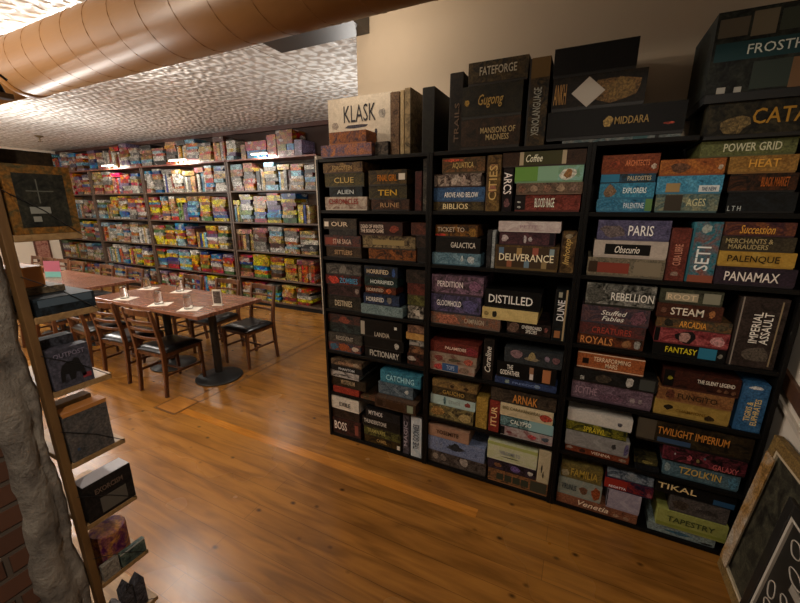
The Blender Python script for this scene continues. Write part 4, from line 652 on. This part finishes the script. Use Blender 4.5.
# ---------------------------------------------------------------- far bookcases along the back wall
FX = [(-5.115, -3.37), (-7.29, -5.125), (-9.0, -7.3), (-10.76, -9.01)]
FZ = [.09, .458, .888, 1.34, 1.815, 2.272]
FY, FB = 4.37, 4.70
UN = ['nearest', 'second', 'third', 'farthest']
for u, (x0, x1) in enumerate(FX):
    cx = (x0 + x1) / 2
    t = thing('bookcase', 'dark wood bookcase on the back wall, %s of the four from the tables' % UN[u], 'bookcase', (cx, 4.53, 0), 0, 'dark bookcases along the back wall')
    for s in (x0, x1 - .035):
        bm = bmesh.new(); box(bm, s - cx, s - cx + .035, FY - 4.53, FB - 4.53, 0, 2.268); obj('side_panel', bm, plain('pale_post', '9c8c78', .5) if u == 0 and s > -4 else DKWOOD, t, bev=.002)
    bm = bmesh.new(); box(bm, x0 + .035 - cx, x1 - .035 - cx, FB - .012 - 4.53, FB - 4.53, 0, 2.25); obj('back_panel', bm, DKWOOD, t)
    bm = bmesh.new(); box(bm, x0 + .035 - cx, x1 - .035 - cx, FY + .02 - 4.53, FY + .035 - 4.53, 0, .065); obj('kick_board', bm, BLACK, t)
    for i, z in enumerate(FZ):
        bm = bmesh.new()
        if i == 5: box(bm, x0 - cx, x1 - cx, FY - .015 - 4.53, FB - 4.53, z - .025, z - .001)
        else: box(bm, x0 + .035 - cx, x1 - .035 - cx, FY + .002 - 4.53, FB - .012 - 4.53, z - .025, z - .001)
        obj('shelf_board', bm, DKWOOD if i < 5 else wood('red_brown_top', '5c3028', '74402f', .3), t, bev=.002)

PAL = {'red': ('b43024', 'c44830', '9c2c1c'), 'orange': ('cc6c28', 'd88838', 'b8581c'), 'yellow': ('e0b828', 'd8c050', 'e8c838'), 'green': ('4c6c44', '6c8c54', '849454'),
       'blue': ('2c6aa8', '4890c4', '3c508c'), 'pale blue': ('8cb4c8', 'a4c4cc', '7ca4b8'), 'white': ('d8d4c8', 'ccc6b8', 'e0dcd4'), 'grey': ('8c8880', '706c68', 'a8a49c'),
       'tan': ('b89868', 'c8a878', 'a08058'), 'pink': ('b87c70', 'c49480', 'a46c64'), 'brown': ('6c4830', '80583c', '54382a'), 'black': ('242220', '34302e', '1c1a1a'), 'purple': ('6c5c7c', '84748c', '58506c')}
MIX = {'warm': 'tan tan orange red brown white yellow blue grey pink tan green'.split(), 'pale': 'white white white grey pale_blue blue tan white pink orange'.split(),
       'bright': 'yellow yellow red blue orange green white pale_blue tan purple pink'.split(), 'dull': 'grey tan white black pale_blue brown tan grey pink orange'.split(),
       'red': 'red red pink orange white blue tan purple grey'.split(), 'mixed': 'red blue yellow green white tan pink orange grey purple pale_blue brown white'.split()}
MIX = {k: [c.replace('_', ' ') for c in v] for k, v in MIX.items()}
ROWMIX = [['warm', 'warm', 'dull', 'bright', 'dull', 'mixed'], ['mixed', 'bright', 'bright', 'bright', 'pale', 'dull'], ['mixed', 'bright', 'pale', 'mixed', 'red', 'red'], ['mixed', 'mixed', 'mixed', 'dull', 'red', 'mixed']]
FROW = ['bottom shelf', 'second shelf up', 'third shelf up', 'third shelf down', 'second shelf down', 'top ledge']
NTH = ['leftmost', 'second', 'third', 'fourth', 'fifth', 'sixth', 'seventh', 'eighth', 'ninth', 'tenth', 'eleventh', 'twelfth', 'thirteenth', 'fourteenth']
random.seed(23)
farb = []   # (x0,x1,y0,y1,z0,z1,colour name,hex,unit,row,pile,pos,count,kind)
def pick(mix):
    c = random.choice(MIX[mix]); return c, random.choice(PAL[c])
for u, (ux0, ux1) in enumerate(FX):
    for r in range(6):
        z0 = FZ[r]; ztop = (FZ[r + 1] - .035) if r < 5 else 2.70
        x = ux0 + (.042 if r < 5 else .01); xe = ux1 - (.042 if r < 5 else .0); pile = 0
        mix = ROWMIX[u][r]
        while x < xe - .1:
            if random.random() < .2:
                k = random.randint(3, 5); ws = [random.uniform(.04, .075) for _ in range(k)]
                if x + sum(ws) > xe: break
                H = random.uniform(.27, .33)
                xa = x
                for j, ww in enumerate(ws):
                    h = min(H * random.uniform(.86, 1), ztop - z0 - .01); c, hx = pick(mix)
                    farb.append([x, x + ww - .002, FY + .02 + random.uniform(0, .03), FY + .3, z0, z0 + h, c, hx, u, r, pile, j, k, 'up']); x += ww
                zz = z0 + max(f[5] for f in farb[-k:]) - z0 + .001
                if ztop - zz > .05 and random.random() < .7:
                    c, hx = pick(mix); farb.append([xa, x - .004, FY + .02, FY + .29, zz, zz + min(.07, ztop - zz - .01), c, hx, u, r, pile, k, k, 'over'])
                x += .008
            else:
                ww = random.choice((.22, .25, .27, .28, .3, .3, .34)) * random.uniform(.97, 1.03)
                if x + ww > xe:
                    ww = xe - x
                    if ww < .15: break
                fill = random.uniform(.9, 1.0) if r < 5 else random.uniform(.72, .99); z = z0; lim = z0 + (ztop - z0) * fill; stack = []
                while True:
                    h = random.choice((.035, .042, .05, .05, .058, .065, .075))
                    if z + h > lim: break
                    dx = random.uniform(0, .02); dw = random.uniform(0, .03) if random.random() < .6 else .06
                    c, hx = pick(mix)
                    stack.append([x + dx * .5, x + ww - dw - .002, FY + .012 + random.uniform(0, .03), FY + .31, z, z + h - .001, c, hx, u, r, pile, len(stack), 0, 'flat']); z += h
                for s in stack: s[12] = len(stack)
                farb += stack; x += ww + random.uniform(.002, .012)
            pile += 1
# the red box lying on the blue one above the light bar, and the tall orange box beside them
def clash(f, x0, x1): return f[8] == 0 and f[9] == 5 and f[0] < x1 and f[1] > x0
farb = [f for f in farb if not clash(f, -4.78, -3.6)]
def sp(x0, x1, z0, z1, c, hx, lab): farb.append([x0, x1, FY + .01, FY + .3, z0, z1, c, hx, 0, 5, 0, 0, 0, lab])
zt = FZ[5]
sp(-4.66, -4.28, zt, zt + .11, 'blue', '3c74a4', 'wide blue box under a red one on the top ledge of the back wall shelves')
sp(-4.68, -4.27, zt + .112, zt + .235, 'red', 'b8341c', 'wide red box lying on the blue one on the top ledge')
sp(-4.25, -4.08, zt, zt + .3, 'orange', 'b85c20', 'upright orange box beside the red and blue pair on the top ledge')
sp(-4.06, -3.76, zt, zt + .075, 'white', 'c8a8a0', 'cream box with pink marks under three others, top ledge')
sp(-4.06, -3.9, zt + .077, zt + .16, 'yellow', 'a89860', 'small mustard box under the big orange picture box, top ledge')
sp(-3.89, -3.76, zt + .077, zt + .16, 'blue', '5c8cb8', 'small blue box under the big orange picture box, top ledge')
sp(-4.07, -3.78, zt + .162, zt + .345, 'orange', '9c5420', 'orange brown picture box highest in its pile on the top ledge')
sp(-3.75, -3.62, zt, zt + .2, 'purple', '8c7c94', 'mauve upright box right of the picture box pile')
sp(-4.78, -4.69, zt, zt + .2, 'tan', 'b08868', 'tan box left of the red and blue pair on the top ledge')

def sight(f):
    cx = (f[0] + f[1]) / 2; cz = (f[4] + f[5]) / 2; d2 = cx * cx + FY * FY + (cz - 1.6) ** 2
    a = (f[1] - f[0]) * (f[5] - f[4]) / d2 ** 1.5
    if f[0] > -3.3: a *= .01
    if f[9] == 0: a *= .45
    return a
farb.sort(key=sight, reverse=True)
NF = 135
# one unit box mesh, shared
bm = bmesh.new(); box(bm, -.5, .5, -.5, .5, 0, 1)
bmesh.ops.recalc_face_normals(bm, faces=bm.faces); UB = bpy.data.meshes.new('board_game'); bm.to_mesh(UB); bm.free(); UB.materials.append(M_FAR)
used = {}
for f in farb[:NF]:
    o = bpy.data.objects.new('board_game', UB); COL.objects.link(o)
    o.location = ((f[0] + f[1]) / 2, (f[2] + f[3]) / 2, f[4]); o.scale = (f[1] - f[0], f[3] - f[2], f[5] - f[4])
    o.color = lin(f[7])
    if f[13] == 'flat': pos = ('topmost' if f[11] == f[12] - 1 and f[12] > 1 else ORD[f[11]] if f[11] < 5 else 'sixth') + ' up of'
    elif f[13] == 'over': pos = 'lying across'
    elif f[13] == 'up': pos = ['leftmost', 'second', 'third', 'fourth', 'fifth'][f[11]] + ' upright of'
    else: pos = None
    if pos:
        pos = pos.replace('topmost up of', 'top of').replace('bottom up of', 'bottom of')
        lab = '%s box, %s %s pile from left, %s, %s far bookcase' % (f[6], pos, NTH[f[10]].replace('leftmost', 'first'), FROW[f[9]], UN[f[8]])
    else: lab = f[13]
    tag(o, lab, 'board game', 'board games on the %s far bookcase' % UN[f[8]])
bm = bmesh.new(); cl = bm.loops.layers.float_color.new('col')
for f in farb[NF:]:
    n0 = len(bm.faces); box(bm, f[0], f[1], f[2], f[3], f[4], f[5]); bm.faces.ensure_lookup_table(); c = lin(f[7])
    for fa in bm.faces[n0:]:
        for l in fa.loops: l[cl] = c
o = obj('board_game_mass', bm, M_FARJ); o['kind'] = 'stuff'; o['label'] = 'the many smaller looking board games packed on the far bookcases'; o['category'] = 'board games'

# light bars clipped to the top ledge
def light_bar(x, ln, label, power):
    t = thing('shelf_light_bar', label, 'lamp', (x, FY - .11, 2.3), 0, 'light bars over the far bookcases')
    bm = bmesh.new(); box(bm, -ln / 2, ln / 2, -.012, .012, .0125, .03); obj('housing', bm, plain('white_lacquer', 'd0ccc4', .4), t, bev=.002)
    m, nt, b = newmat('lit_tube'); b.inputs['Emission Color'].default_value = (1, .93, .85, 1); b.inputs['Emission Strength'].default_value = 14
    bm = bmesh.new(); box(bm, -ln / 2 + .005, ln / 2 - .005, -.01, .01, 0, .012); obj('light_strip', bm, m, t)
    bm = bmesh.new()
    for s in (-ln / 3, ln / 3): tube(bm, [(s, 0, .024), (s, .05, .024), (s, .1, -.0435)], .004, 6)
    obj('bracket', bm, plain('white_lacquer', 'd0ccc4', .4), t)
    a = area('light_bar_glow', (x, FY - .11, 2.297), ln, power, (1, .92, .8), (math.radians(25), 0, 0), .02)
light_bar(-4.3, .3, 'lit white light bar over the nearest far bookcase', 7)
light_bar(-6.1, .42, 'lit white light bar over the second far bookcase', 12)
light_bar(-8.1, .36, 'lit white light bar over the third far bookcase', 7)

# picture on the left wall
t = thing('framed_picture', 'narrow brown framed picture on the cream wall beyond the tables', 'picture', (-10.775, 4.05, .38))
bm = bmesh.new(); box(bm, 0, .02, -.14, .14, 0, .62); obj('frame', bm, plain('picture_brown', '5c3424', .5), t, bev=.003)
bm = bmesh.new(); box(bm, .02, .024, -.105, .105, .04, .58); obj('picture_sheet', bm, printed('8c5044', 'b89078', scale=12), t)

# ---------------------------------------------------------------- chairs
def make_chair(label, loc, rz, group):
    t = thing('dining_chair', label, 'chair', loc, rz, group)
    for s in (-1, 1):
        bm = bmesh.new(); sweep(bm, [(s * .175, -.215, 0), (s * .175, -.195, .2), (s * .175, -.185, .42), (s * .175, -.2, .56), (s * .178, -.245, .82)], [(.026, .03), (.028, .034), (.03, .038), (.03, .034), (.026, .024)]); obj('rear_leg', bm, CHAIRW, t, bev=.004)
        bm = bmesh.new(); sweep(bm, [(s * .178, .185, 0), (s * .178, .175, .40)], [(.024, .024), (.034, .034)]); obj('front_leg', bm, CHAIRW, t, bev=.004)
        bm = bmesh.new(); sweep(bm, [(s * .177, -.18, .2), (s * .178, .165, .2)], (.014, .022)); obj('side_stretcher', bm, CHAIRW, t, bev=.003)
    bm = bmesh.new(); sweep(bm, [(-.165, -.02, .2), (.165, -.02, .2)], (.014, .018), U=(0, 1, 0)); obj('cross_stretcher', bm, CHAIRW, t, bev=.003)
    bm = bmesh.new()
    box(bm, -.165, .165, .16, .178, .365, .405); box(bm, -.165, .165, -.19, -.172, .365, .405); box(bm, -.185, -.167, -.17, .16, .365, .405); box(bm, .167, .185, -.17, .16, .365, .405)
    obj('seat_rail', bm, CHAIRW, t, bev=.003)
    # cushion
    bm = bmesh.new(); nn = 8
    def cush(u, v):
        x = u * (.2 - .012 * (v < 0) * -v); y = v * .2 + .0
        k = (1 - abs(u) ** 6) * (1 - abs(v) ** 6); return x, y, .405 + .012 + .03 * k ** .5
    g = [[bm.verts.new(cush(-1 + 2 * i / nn, -1 + 2 * j / nn)) for i in range(nn + 1)] for j in range(nn + 1)]
    for j in range(nn):
        for i in range(nn): bm.faces.new((g[j][i], g[j][i+1], g[j+1][i+1], g[j+1][i]))
    lo = [[bm.verts.new((v.co.x, v.co.y, .4055)) for v in row] for row in (g[0], g[-1])]
    sl = [[bm.verts.new((row[k].co.x, row[k].co.y, .4055)) for row in g[1:-1]] for k in (0, -1)]
    for i in range(nn): bm.faces.new((g[0][i], lo[0][i], lo[0][i+1], g[0][i+1])); bm.faces.new((g[-1][i], g[-1][i+1], lo[1][i+1], lo[1][i]))
    L_ = [lo[0][0]] + sl[0] + [lo[1][0]]; R_ = [lo[0][-1]] + sl[1] + [lo[1][-1]]
    for j in range(nn): bm.faces.new((g[j][0], g[j+1][0], L_[j+1], L_[j])); bm.faces.new((g[j][-1], R_[j], R_[j+1], g[j+1][-1]))
    bm.faces.new(lo[0] + R_[1:-1] + lo[1][::-1] + L_[1:-1][::-1])
    obj('seat_cushion', bm, VINYL, t, smooth=True)
    # slats curved backwards, the top one deeper
    for z, hh in ((.79, .055), (.70, .026), (.625, .026), (.55, .026)):
        yb = -.195 - (z - .5) * .15
        pts = [(x, yb - .022 * (1 - (x / .17) ** 2), z) for x in [-.166 + .332 * i / 8 for i in range(9)]]
        bm = bmesh.new(); sweep(bm, pts, (hh, .014), U=(0, 0, 1)); obj('back_slat', bm, CHAIRW, t, bev=.003)
    t.scale = (.95, .95, .95)
    return t
CG = 'wooden dining chairs around the tables'
ch0 = make_chair('ladder back chair with its back to the camera, nearest of the front row', (-3.24, 1.94, 0), math.radians(3), CG)
for x, y, a, lab in (
    (-3.81, 1.95, 5, 'ladder back chair second from the right in the front row'),
    (-4.42, 1.98, -4, 'ladder back chair behind the display rack, last of the front row at the near table'),
    (-5.15, 1.98, 4, 'ladder back chair in front of the far table, nearest the near table'),
    (-5.85, 1.98, -3, 'ladder back chair in front of the far table, second along'),
    (-3.03, 2.65, 177, 'chair with black seat at the right end of the back row, wholly visible'),
    (-3.60, 2.70, 183, 'chair second from the right end of the back row'),
    (-4.22, 2.70, 178, 'chair at the left end of the near table on the bookcase side'),
    (-5.37, 2.70, 182, 'chair at the right end of the far table on the bookcase side'),
    (-6.05, 2.70, 177, 'chair at the middle of the far table on the bookcase side'),
    (-6.82, 2.70, 183, 'chair just past the far table on the bookcase side'),
    (-7.3, 2.72, 180, 'chair at the third table, its nearest on the bookcase side'),
    (-7.72, 2.72, 184, 'chair at the third table, second on the bookcase side'),
    (-8.13, 2.72, 178, 'chair at the third table, farthest on the bookcase side')):
    dup(ch0, (x, y, 0), math.radians(a), lab, CG)

# ---------------------------------------------------------------- tables
TOPW = wood('table_top_wood', '643c2a', '926450', .22, (1.0, 16, 1), bump=.02)
def make_table(label, x0, x1, y0, y1, group, ped=None):
    cx, cy = (x0 + x1) / 2, (y0 + y1) / 2; px = (ped if ped is not None else cx) - cx
    t = thing('pedestal_table', label, 'table', (cx, cy, 0), 0, group)
    w_, d_ = (x1 - x0) / 2 - .001, (y1 - y0) / 2
    bm = bmesh.new(); box(bm, -w_, w_, -d_, d_, .698, .73); obj('table_top', bm, TOPW, t, bev=.004)
    bm = bmesh.new(); lathe(bm, [(.035, .03), (.035, .69)], 24, px); obj('column', bm, IRON, t, smooth=False)
    bm = bmesh.new(); lathe(bm, [(.205, 0), (.21, .008), (.2, .016), (.12, .03), (.06, .05), (.04, .058)], 40, px); obj('round_base', bm, IRON, t, smooth=True)
    bm = bmesh.new(); box(bm, px - .17, px + .17, -.03, .03, .684, .697); box(bm, px - .03, px + .03, -.22, .22, .684, .697); obj('top_bracket', bm, IRON, t)
TG2 = 'brown pedestal tables pushed together in a line'
make_table('brown wooden table nearest the camera, with tent card', -3.48, -2.715, 1.88, 2.56, TG2, -3.0)
make_table('brown wooden table adjoining the nearest one on its left', -4.255, -3.482, 1.88, 2.56, TG2, -3.68)
make_table('right half of the far table line, empty brown top', -5.58, -4.79, 1.92, 2.6, TG2)
make_table('left half of the far table line, with pink and turquoise card', -6.37, -5.582, 1.92, 2.6, TG2)
make_table('third table beyond the far table, near the cream wall', -8.3, -7.1, 1.95, 2.65, TG2)

# tumblers upside down on napkins
glass, nt, b = newmat('clear_glass'); b.inputs['Transmission Weight'].default_value = 1; b.inputs['Roughness'].default_value = .03; b.inputs['IOR'].default_value = 1.45; b.inputs['Base Color'].default_value = (.95, .96, .95, 1)
NAP = plain('white_paper', 'e4dcd0', .8)
TZ = .7305
gl = [(-3.9, 1.99, 'upside down tumbler at the middle of the near edge, table left of the tent card', 20), (-3.39, 2.0, 'upside down tumbler nearest the camera on the front side', 35), (-3.0, 2.01, 'upside down tumbler close to the tent card', 30), (-4.16, 2.36, 'upside down tumbler at the far left corner of the near tables', 25), (-3.71, 2.42, 'upside down tumbler on the far side, before the second chair', 28)]
for i, (x, y, lab, a) in enumerate(gl):
    bm = bmesh.new(); s = .085; box(bm, -s, s, -s * .8, s * .8, 0, .0015); box(bm, -s + .004, s - .002, -s * .8 + .002, s * .8 - .006, .0015, .0028)
    tag(obj('napkin', bm, NAP, loc=(x + .02, y, TZ), rot=(0, 0, math.radians(a))), lab.replace('upside down tumbler', 'white napkin under tumbler').replace(' at the ', ' at ').replace('table left', 'left'), 'napkin', 'white napkins under tumblers')
    bm = bmesh.new(); lathe(bm, [(.034, 0), (.036, .001), (.029, .115), (.027, .118), (.0, .118)][:4], 24)
    prof = [(.0325, .001), (.0265, .1)]
    lathe(bm, prof, 24)
    tag(obj('tumbler', bm, glass, smooth=False, loc=(x, y, TZ + .003)), lab, 'glass', 'tumblers on the near tables')
# tent card
t = thing('table_tent_card', 'black printed card in a white holder on the nearest table', 'menu card', (-2.87, 2.2, TZ), math.radians(20))
bm = bmesh.new(); box(bm, -.045, .045, -.02, .02, 0, .006); box(bm, -.042, .042, -.003, .003, .006, .145); obj('holder', bm, plain('white_plastic', 'd8d4cc', .4), t, bev=.001)
bm = bmesh.new(); box(bm, -.034, .034, -.0036, -.003, .02, .13); obj('printed_sheet', bm, printed('2c2424', '8c8078', scale=60), t)
# pink and turquoise card standing on the far table
t = tag(obj('display_card', (lambda b_: (box(b_, -.1, .1, -.004, .004, 0, .2), box(b_, -.1, .1, -.0046, -.004, 0, .07, 1), b_)[2])(bmesh.new()), [plain('pink_print', 'b8687c', .5), plain('turquoise_print', '78bcb4', .5)], loc=(-5.87, 2.25, TZ), rot=(-.06, 0, math.radians(25))), 'pink and turquoise card standing upright on the far table', 'card')

# ---------------------------------------------------------------- display rack at the end of the brick wall
RW = wood('rack_pine', '5a3e20', '7e5c32', .55, (8, 8, 1.5))
RWX = -1.3
t = thing('display_rack', 'slim wooden display rack with thin wires fixed to the brick wall end', 'rack', (RWX, .43, 0))
bm = bmesh.new(); box(bm, -.03, 0, -.014, .006, 0, 1.95); obj('post', bm, RW, t, bev=.002)
RZ = [.17, .39, .625, .85, 1.085, 1.305, 1.525]
for z in RZ:
    bm = bmesh.new(); box(bm, -.30, 0, .0065, .155, z - .018, z); obj('shelf_board', bm, wood('rack_ledge', '8a6a42', 'b08c5c', .45), t, bev=.002)
    bm = bmesh.new(); tube(bm, [(.003, 0, z + .115), (.004, .08, z + .06), (.003, .15, z - .004)], .0012, 5); obj('brace_wire', bm, IRON, t)
bm = bmesh.new(); box(bm, -.30, -.28, -.024, .006, 0, 1.95); obj('rear_post', bm, RW, t, bev=.002)

RG = 'small games on the wooden display rack'
def rack_box(y0, y1, z0, z1, x1, d, mats, lab, dec=None, rz=0, ry=0, name='board_game'):
    bm = bmesh.new(); hw = (y1 - y0) / 2
    box(bm, -d, 0, -hw, hw, 0, z1 - z0)
    for (u, v, uw, vh, mi) in (dec or []): box(bm, 0, .0008 + .0002 * mi, -hw + 2 * hw * u, -hw + 2 * hw * (u + uw), (z1 - z0) * v, (z1 - z0) * (v + vh), mi)
    return tag(obj(name, bm, mats, loc=(x1, (y0 + y1) / 2, z0), rot=(0, ry, rz), bev=.001), lab, 'board game', RG)
CAMO = printed('8a5a20', '34402c', scale=26); DARKP = printed('1c1c18', '3c3a2c', scale=20)
rack_box(.442, .585, 1.5255, 1.70, RWX, .05, [CAMO, DARKP, plain('pale_label', '8c8c80', .6), plain('grey_line', '5c5c50', .6)],
         'dark game box with mottled orange and green border, topmost shelf of the rack', [(.13, .1, .74, .78, 1), (.28, .3, .3, .1, 2), (.3, .18, .12, .08, 2), (.44, .45, .02, .35, 3), (.28, .62, .4, .015, 3)])
rack_box(.45, .60, 1.5255, 1.745, RWX - .11, .05, [printed('2a2015', '40301c')], 'taller dark brown box behind the mottled one, topmost shelf of the rack')
rack_box(.445, .585, 1.3055, 1.352, RWX - .004, .2, [printed('14181c', '2c3840', scale=30), plain('blue_grey_lid', '4c5c68', .25)], 'blue black box lying on the second rack shelf from the top', [(.05, .5, .9, .45, 1)])
rack_box(.445, .55, 1.353, 1.372, RWX - .08, .16, [printed('4a3c2c', '8c7c60', scale=30)], 'thin patterned box on the blue black one')
rack_box(.442, .515, 1.373, 1.43, RWX - .1, .12, [plain('orange_box', 'c0762a', .5)], 'plain orange box stacked highest on the second rack shelf')
gb = rack_box(.442, .54, 1.0855, 1.205, RWX, .035, [printed('3c3c44', '5c5864', scale=25), plain('gorilla_ink', '0c0b0c', .6), plain('red_print', '8c3038', .5)], 'grey purple box with black gorilla figure on the rack', [(.72, .12, .22, .12, 2)])
# gorilla silhouette in relief
bm = bmesh.new(); out = [(-.03, .02), (-.028, .05), (-.022, .068), (-.008, .078), (.004, .076), (.01, .084), (.02, .08), (.022, .066), (.028, .05), (.032, .022), (.022, .02), (.018, .038), (.008, .04), (.004, .022), (-.008, .02), (-.01, .04), (-.018, .042), (-.02, .02)]
vs = [bm.verts.new((.0012, y, z)) for y, z in out]; f = bm.faces.new(vs); r_ = bmesh.ops.extrude_face_region(bm, geom=[f]); bmesh.ops.translate(bm, vec=(-.001, 0, 0), verts=[v for v in r_['geom'] if isinstance(v, bmesh.types.BMVert)])
obj('gorilla_figure', bm, plain('gorilla_ink', '0c0b0c', .6), gb)
text_obj('title_lettering', 'OUTPOST', .075, .014, plain('dim_letter', '7c7484', .5), gb, (.002, .0, .1), (0, 0, PI / 2))
rack_box(.445, .53, 1.0855, 1.228, RWX - .05, .04, [printed('1c1c20', '505058', scale=30)], 'black speckled box behind the gorilla box')
gry = rack_box(.442, .555, .8505, 1.005, RWX, .045, [printed('4c4a48', '6a6058', scale=18), plain('orange_card', 'b87838', .6), plain('blue_mark', '2c4460', .5)], 'grey box with orange cardboard top edge on the rack', [(0, .965, 1, .035, 1), (.15, .2, .06, .06, 2)])
bm = bmesh.new(); box(bm, -.045, .001, -.0575, .0575, .1546, .162); obj('lid', bm, plain('orange_card', 'b87838', .6), gry)
rack_box(.45, .545, .8505, 1.02, RWX - .06, .04, [plain('tan_carton', 'a08458', .7)], 'tan carton behind the grey box on the rack')
bb = rack_box(.445, .583, .6255, .755, RWX, .06, [printed('121110', '2c2622', scale=30), plain('white_lid', 'c4c0c4', .4), plain('grey_photo', '5c564c', .6)], 'black box with white top and pale picture on the rack', [(.28, .08, .55, .42, 2)])
text_obj('title_lettering', 'EXORCISM', .08, .018, plain('brown_letter', '6a5648', .5), bb, (.0022, .0, .095), (0, 0, PI / 2))
bm = bmesh.new(); box(bm, -.059, -.001, -.067, .067, .13, .1315); obj('lid', bm, plain('white_lid', 'c4c0c4', .4), bb)
bm = bmesh.new(); lathe(bm, [(.05, 0), (.052, .004), (.052, .13), (.05, .135)], 32)
tag(obj('game_tin', bm, printed('5c1c4c', 'd09020', scale=16), loc=(RWX - .07, .51, .3905), smooth=False), 'round purple and yellow tin on the rack', 'tin', RG)
rack_box(.5, .58, .3905, .445, RWX, .016, [printed('2c3c3c', '6c7c6c', scale=30), plain('box_edge_white', 'b0b0a8', .5)], 'small grey green box in front of the purple tin', [(0, .9, 1, .1, 1)])
rack_box(.445, .495, .3905, .45, RWX, .016, [printed('7c7468', 'a8a090', scale=30)], 'small pale box beside the grey green one, in front of the tin')
for y, c, h, lab in ((.46, 'b4b4b8', .12, 'white pointed card pack on the lowest visible rack shelf'), (.50, '16161a', .16, 'black pointed card pack between others on the lowest visible rack shelf'), (.54, '26242c', .15, 'dark violet card pack at the end of the lowest visible rack shelf')):
    bm = bmesh.new(); box(bm, -.03, 0, -.017, .017, 0, h * .75)
    vs = [bm.verts.new(p) for p in ((-.03, -.017, h * .75), (0, -.017, h * .75), (0, .017, h * .75), (-.03, .017, h * .75))]; tp = bm.verts.new((-.015, 0, h))
    for k in range(4): bm.faces.new((vs[k], vs[(k + 1) % 4], tp))
    bm.faces.new(vs[::-1])
    tag(obj('card_pack', bm, printed(c, '6a6a70', scale=40), loc=(RWX - .01, y, .1705)), lab, 'card pack', RG)
# little dark figurine on a peg at the top of the rack
fg = thing('figurine', 'small dark figurine with raised arm on a peg above the rack', 'figurine', (RWX - .005, .475, 1.862))
bm = bmesh.new(); box(bm, -.015, .015, -.0385, .025, -.012, 0); obj('peg', bm, RW, fg, bev=.002)
bm = bmesh.new(); tube(bm, [(0, -.008, 0), (0, -.005, .02), (0, 0, .032), (0, .002, .05)], .006, 8); tube(bm, [(0, .012, 0), (0, .006, .018), (0, 0, .032)], .005, 8)
tube(bm, [(0, 0, .045), (0, .014, .04), (0, .024, .032)], .003, 6); tube(bm, [(0, 0, .045), (0, -.012, .055), (0, -.018, .066)], .003, 6); lathe(bm, [(.001, .048), (.007, .053), (.007, .06), (.002, .066)], 10)
obj('body', bm, plain('dark_resin', '1c1a18', .5), fg, smooth=True)

# ---------------------------------------------------------------- framed boards leaning on the right wall
def lean(name, label, y0, y1, h, thick, xb, xt, fc, mats):
    ang = math.atan2(xt - xb, h)
    t = thing(name, label, 'picture', (xb, (y0 + y1) / 2, .001)); t.rotation_euler = (0, ang, 0); hw = (y1 - y0) / 2
    fw = .045
    bm = bmesh.new()
    for a in ((-hw, -hw + fw, 0, h), (hw - fw, hw, 0, h), (-hw + fw, hw - fw, 0, fw), (-hw + fw, hw - fw, h - fw, h)): box(bm, 0, thick, a[0], a[1], a[2], a[3])
    obj('frame', bm, mats[0], t, bev=.003)
    bm = bmesh.new()
    a = .012
    for q in ((-hw + fw, -hw + fw + a, fw, h - fw), (hw - fw - a, hw - fw, fw, h - fw), (-hw + fw + a, hw - fw - a, fw, fw + a), (-hw + fw + a, hw - fw - a, h - fw - a, h - fw)): box(bm, .004, .012, q[0], q[1], q[2], q[3])
    obj('mount_edge', bm, mats[2], t)
    bm = bmesh.new(); box(bm, .012, .018, -hw + fw, hw - fw, fw, h - fw); obj('picture_sheet', bm, mats[1], t)
    return t, hw
p1, hw = lean('framed_picture', 'framed dark picture with gilt brown frame leaning on the white wall', 1.12, 1.87, .70, .03, .72, .79, 0, [printed('7c6438', '5a4424', scale=14), printed('1c1a14', '4a4838', scale=10), plain('cream_mount', 'b4a68c', .6)])
bm = bmesh.new(); box(bm, -.003, 0, .30, .372, .05, .62); obj('cardboard_strip', bm, printed('94703c', 'a8a094', scale=8), p1)
p2, hw2 = lean('poster_board', 'black poster board with white line drawings standing before the gilt frame', 1.0, 1.575, .62, .015, .69, .745, 0, [plain('black_edge', '14120f', .5), plain('black_poster', '15140f', .5), plain('white_line', 'b4aca0', .5)])
DOOD = plain('white_line', 'b4aca0', .5)
def loopy(cy, cz, ry, rz_, ph=0, n=22): return [(.0105, cy + ry * math.cos(2 * PI * k / n + ph) * (1 + .18 * math.sin(4 * PI * k / n)), cz + rz_ * math.sin(2 * PI * k / n + ph)) for k in range(n + 1)]
for c in ((.19, .30, .022, .03), (.17, .24, .03, .022), (.12, .33, .022, .018), (.11, .27, .03, .03), (.04, .3, .03, .04), (.18, .17, .028, .03), (.1, .15, .035, .022), (.12, .43, .04, .02), (.17, .5, .03, .025)):
    b2 = bmesh.new(); tube(b2, loopy(*c), .0022, 5); obj('line_drawing', b2, DOOD, p2)
bm = bmesh.new(); box(bm, .008, .0118, -.02, .12, .38, .41); obj('label_strip', bm, plain('grey_label', '8c867c', .6), p2)
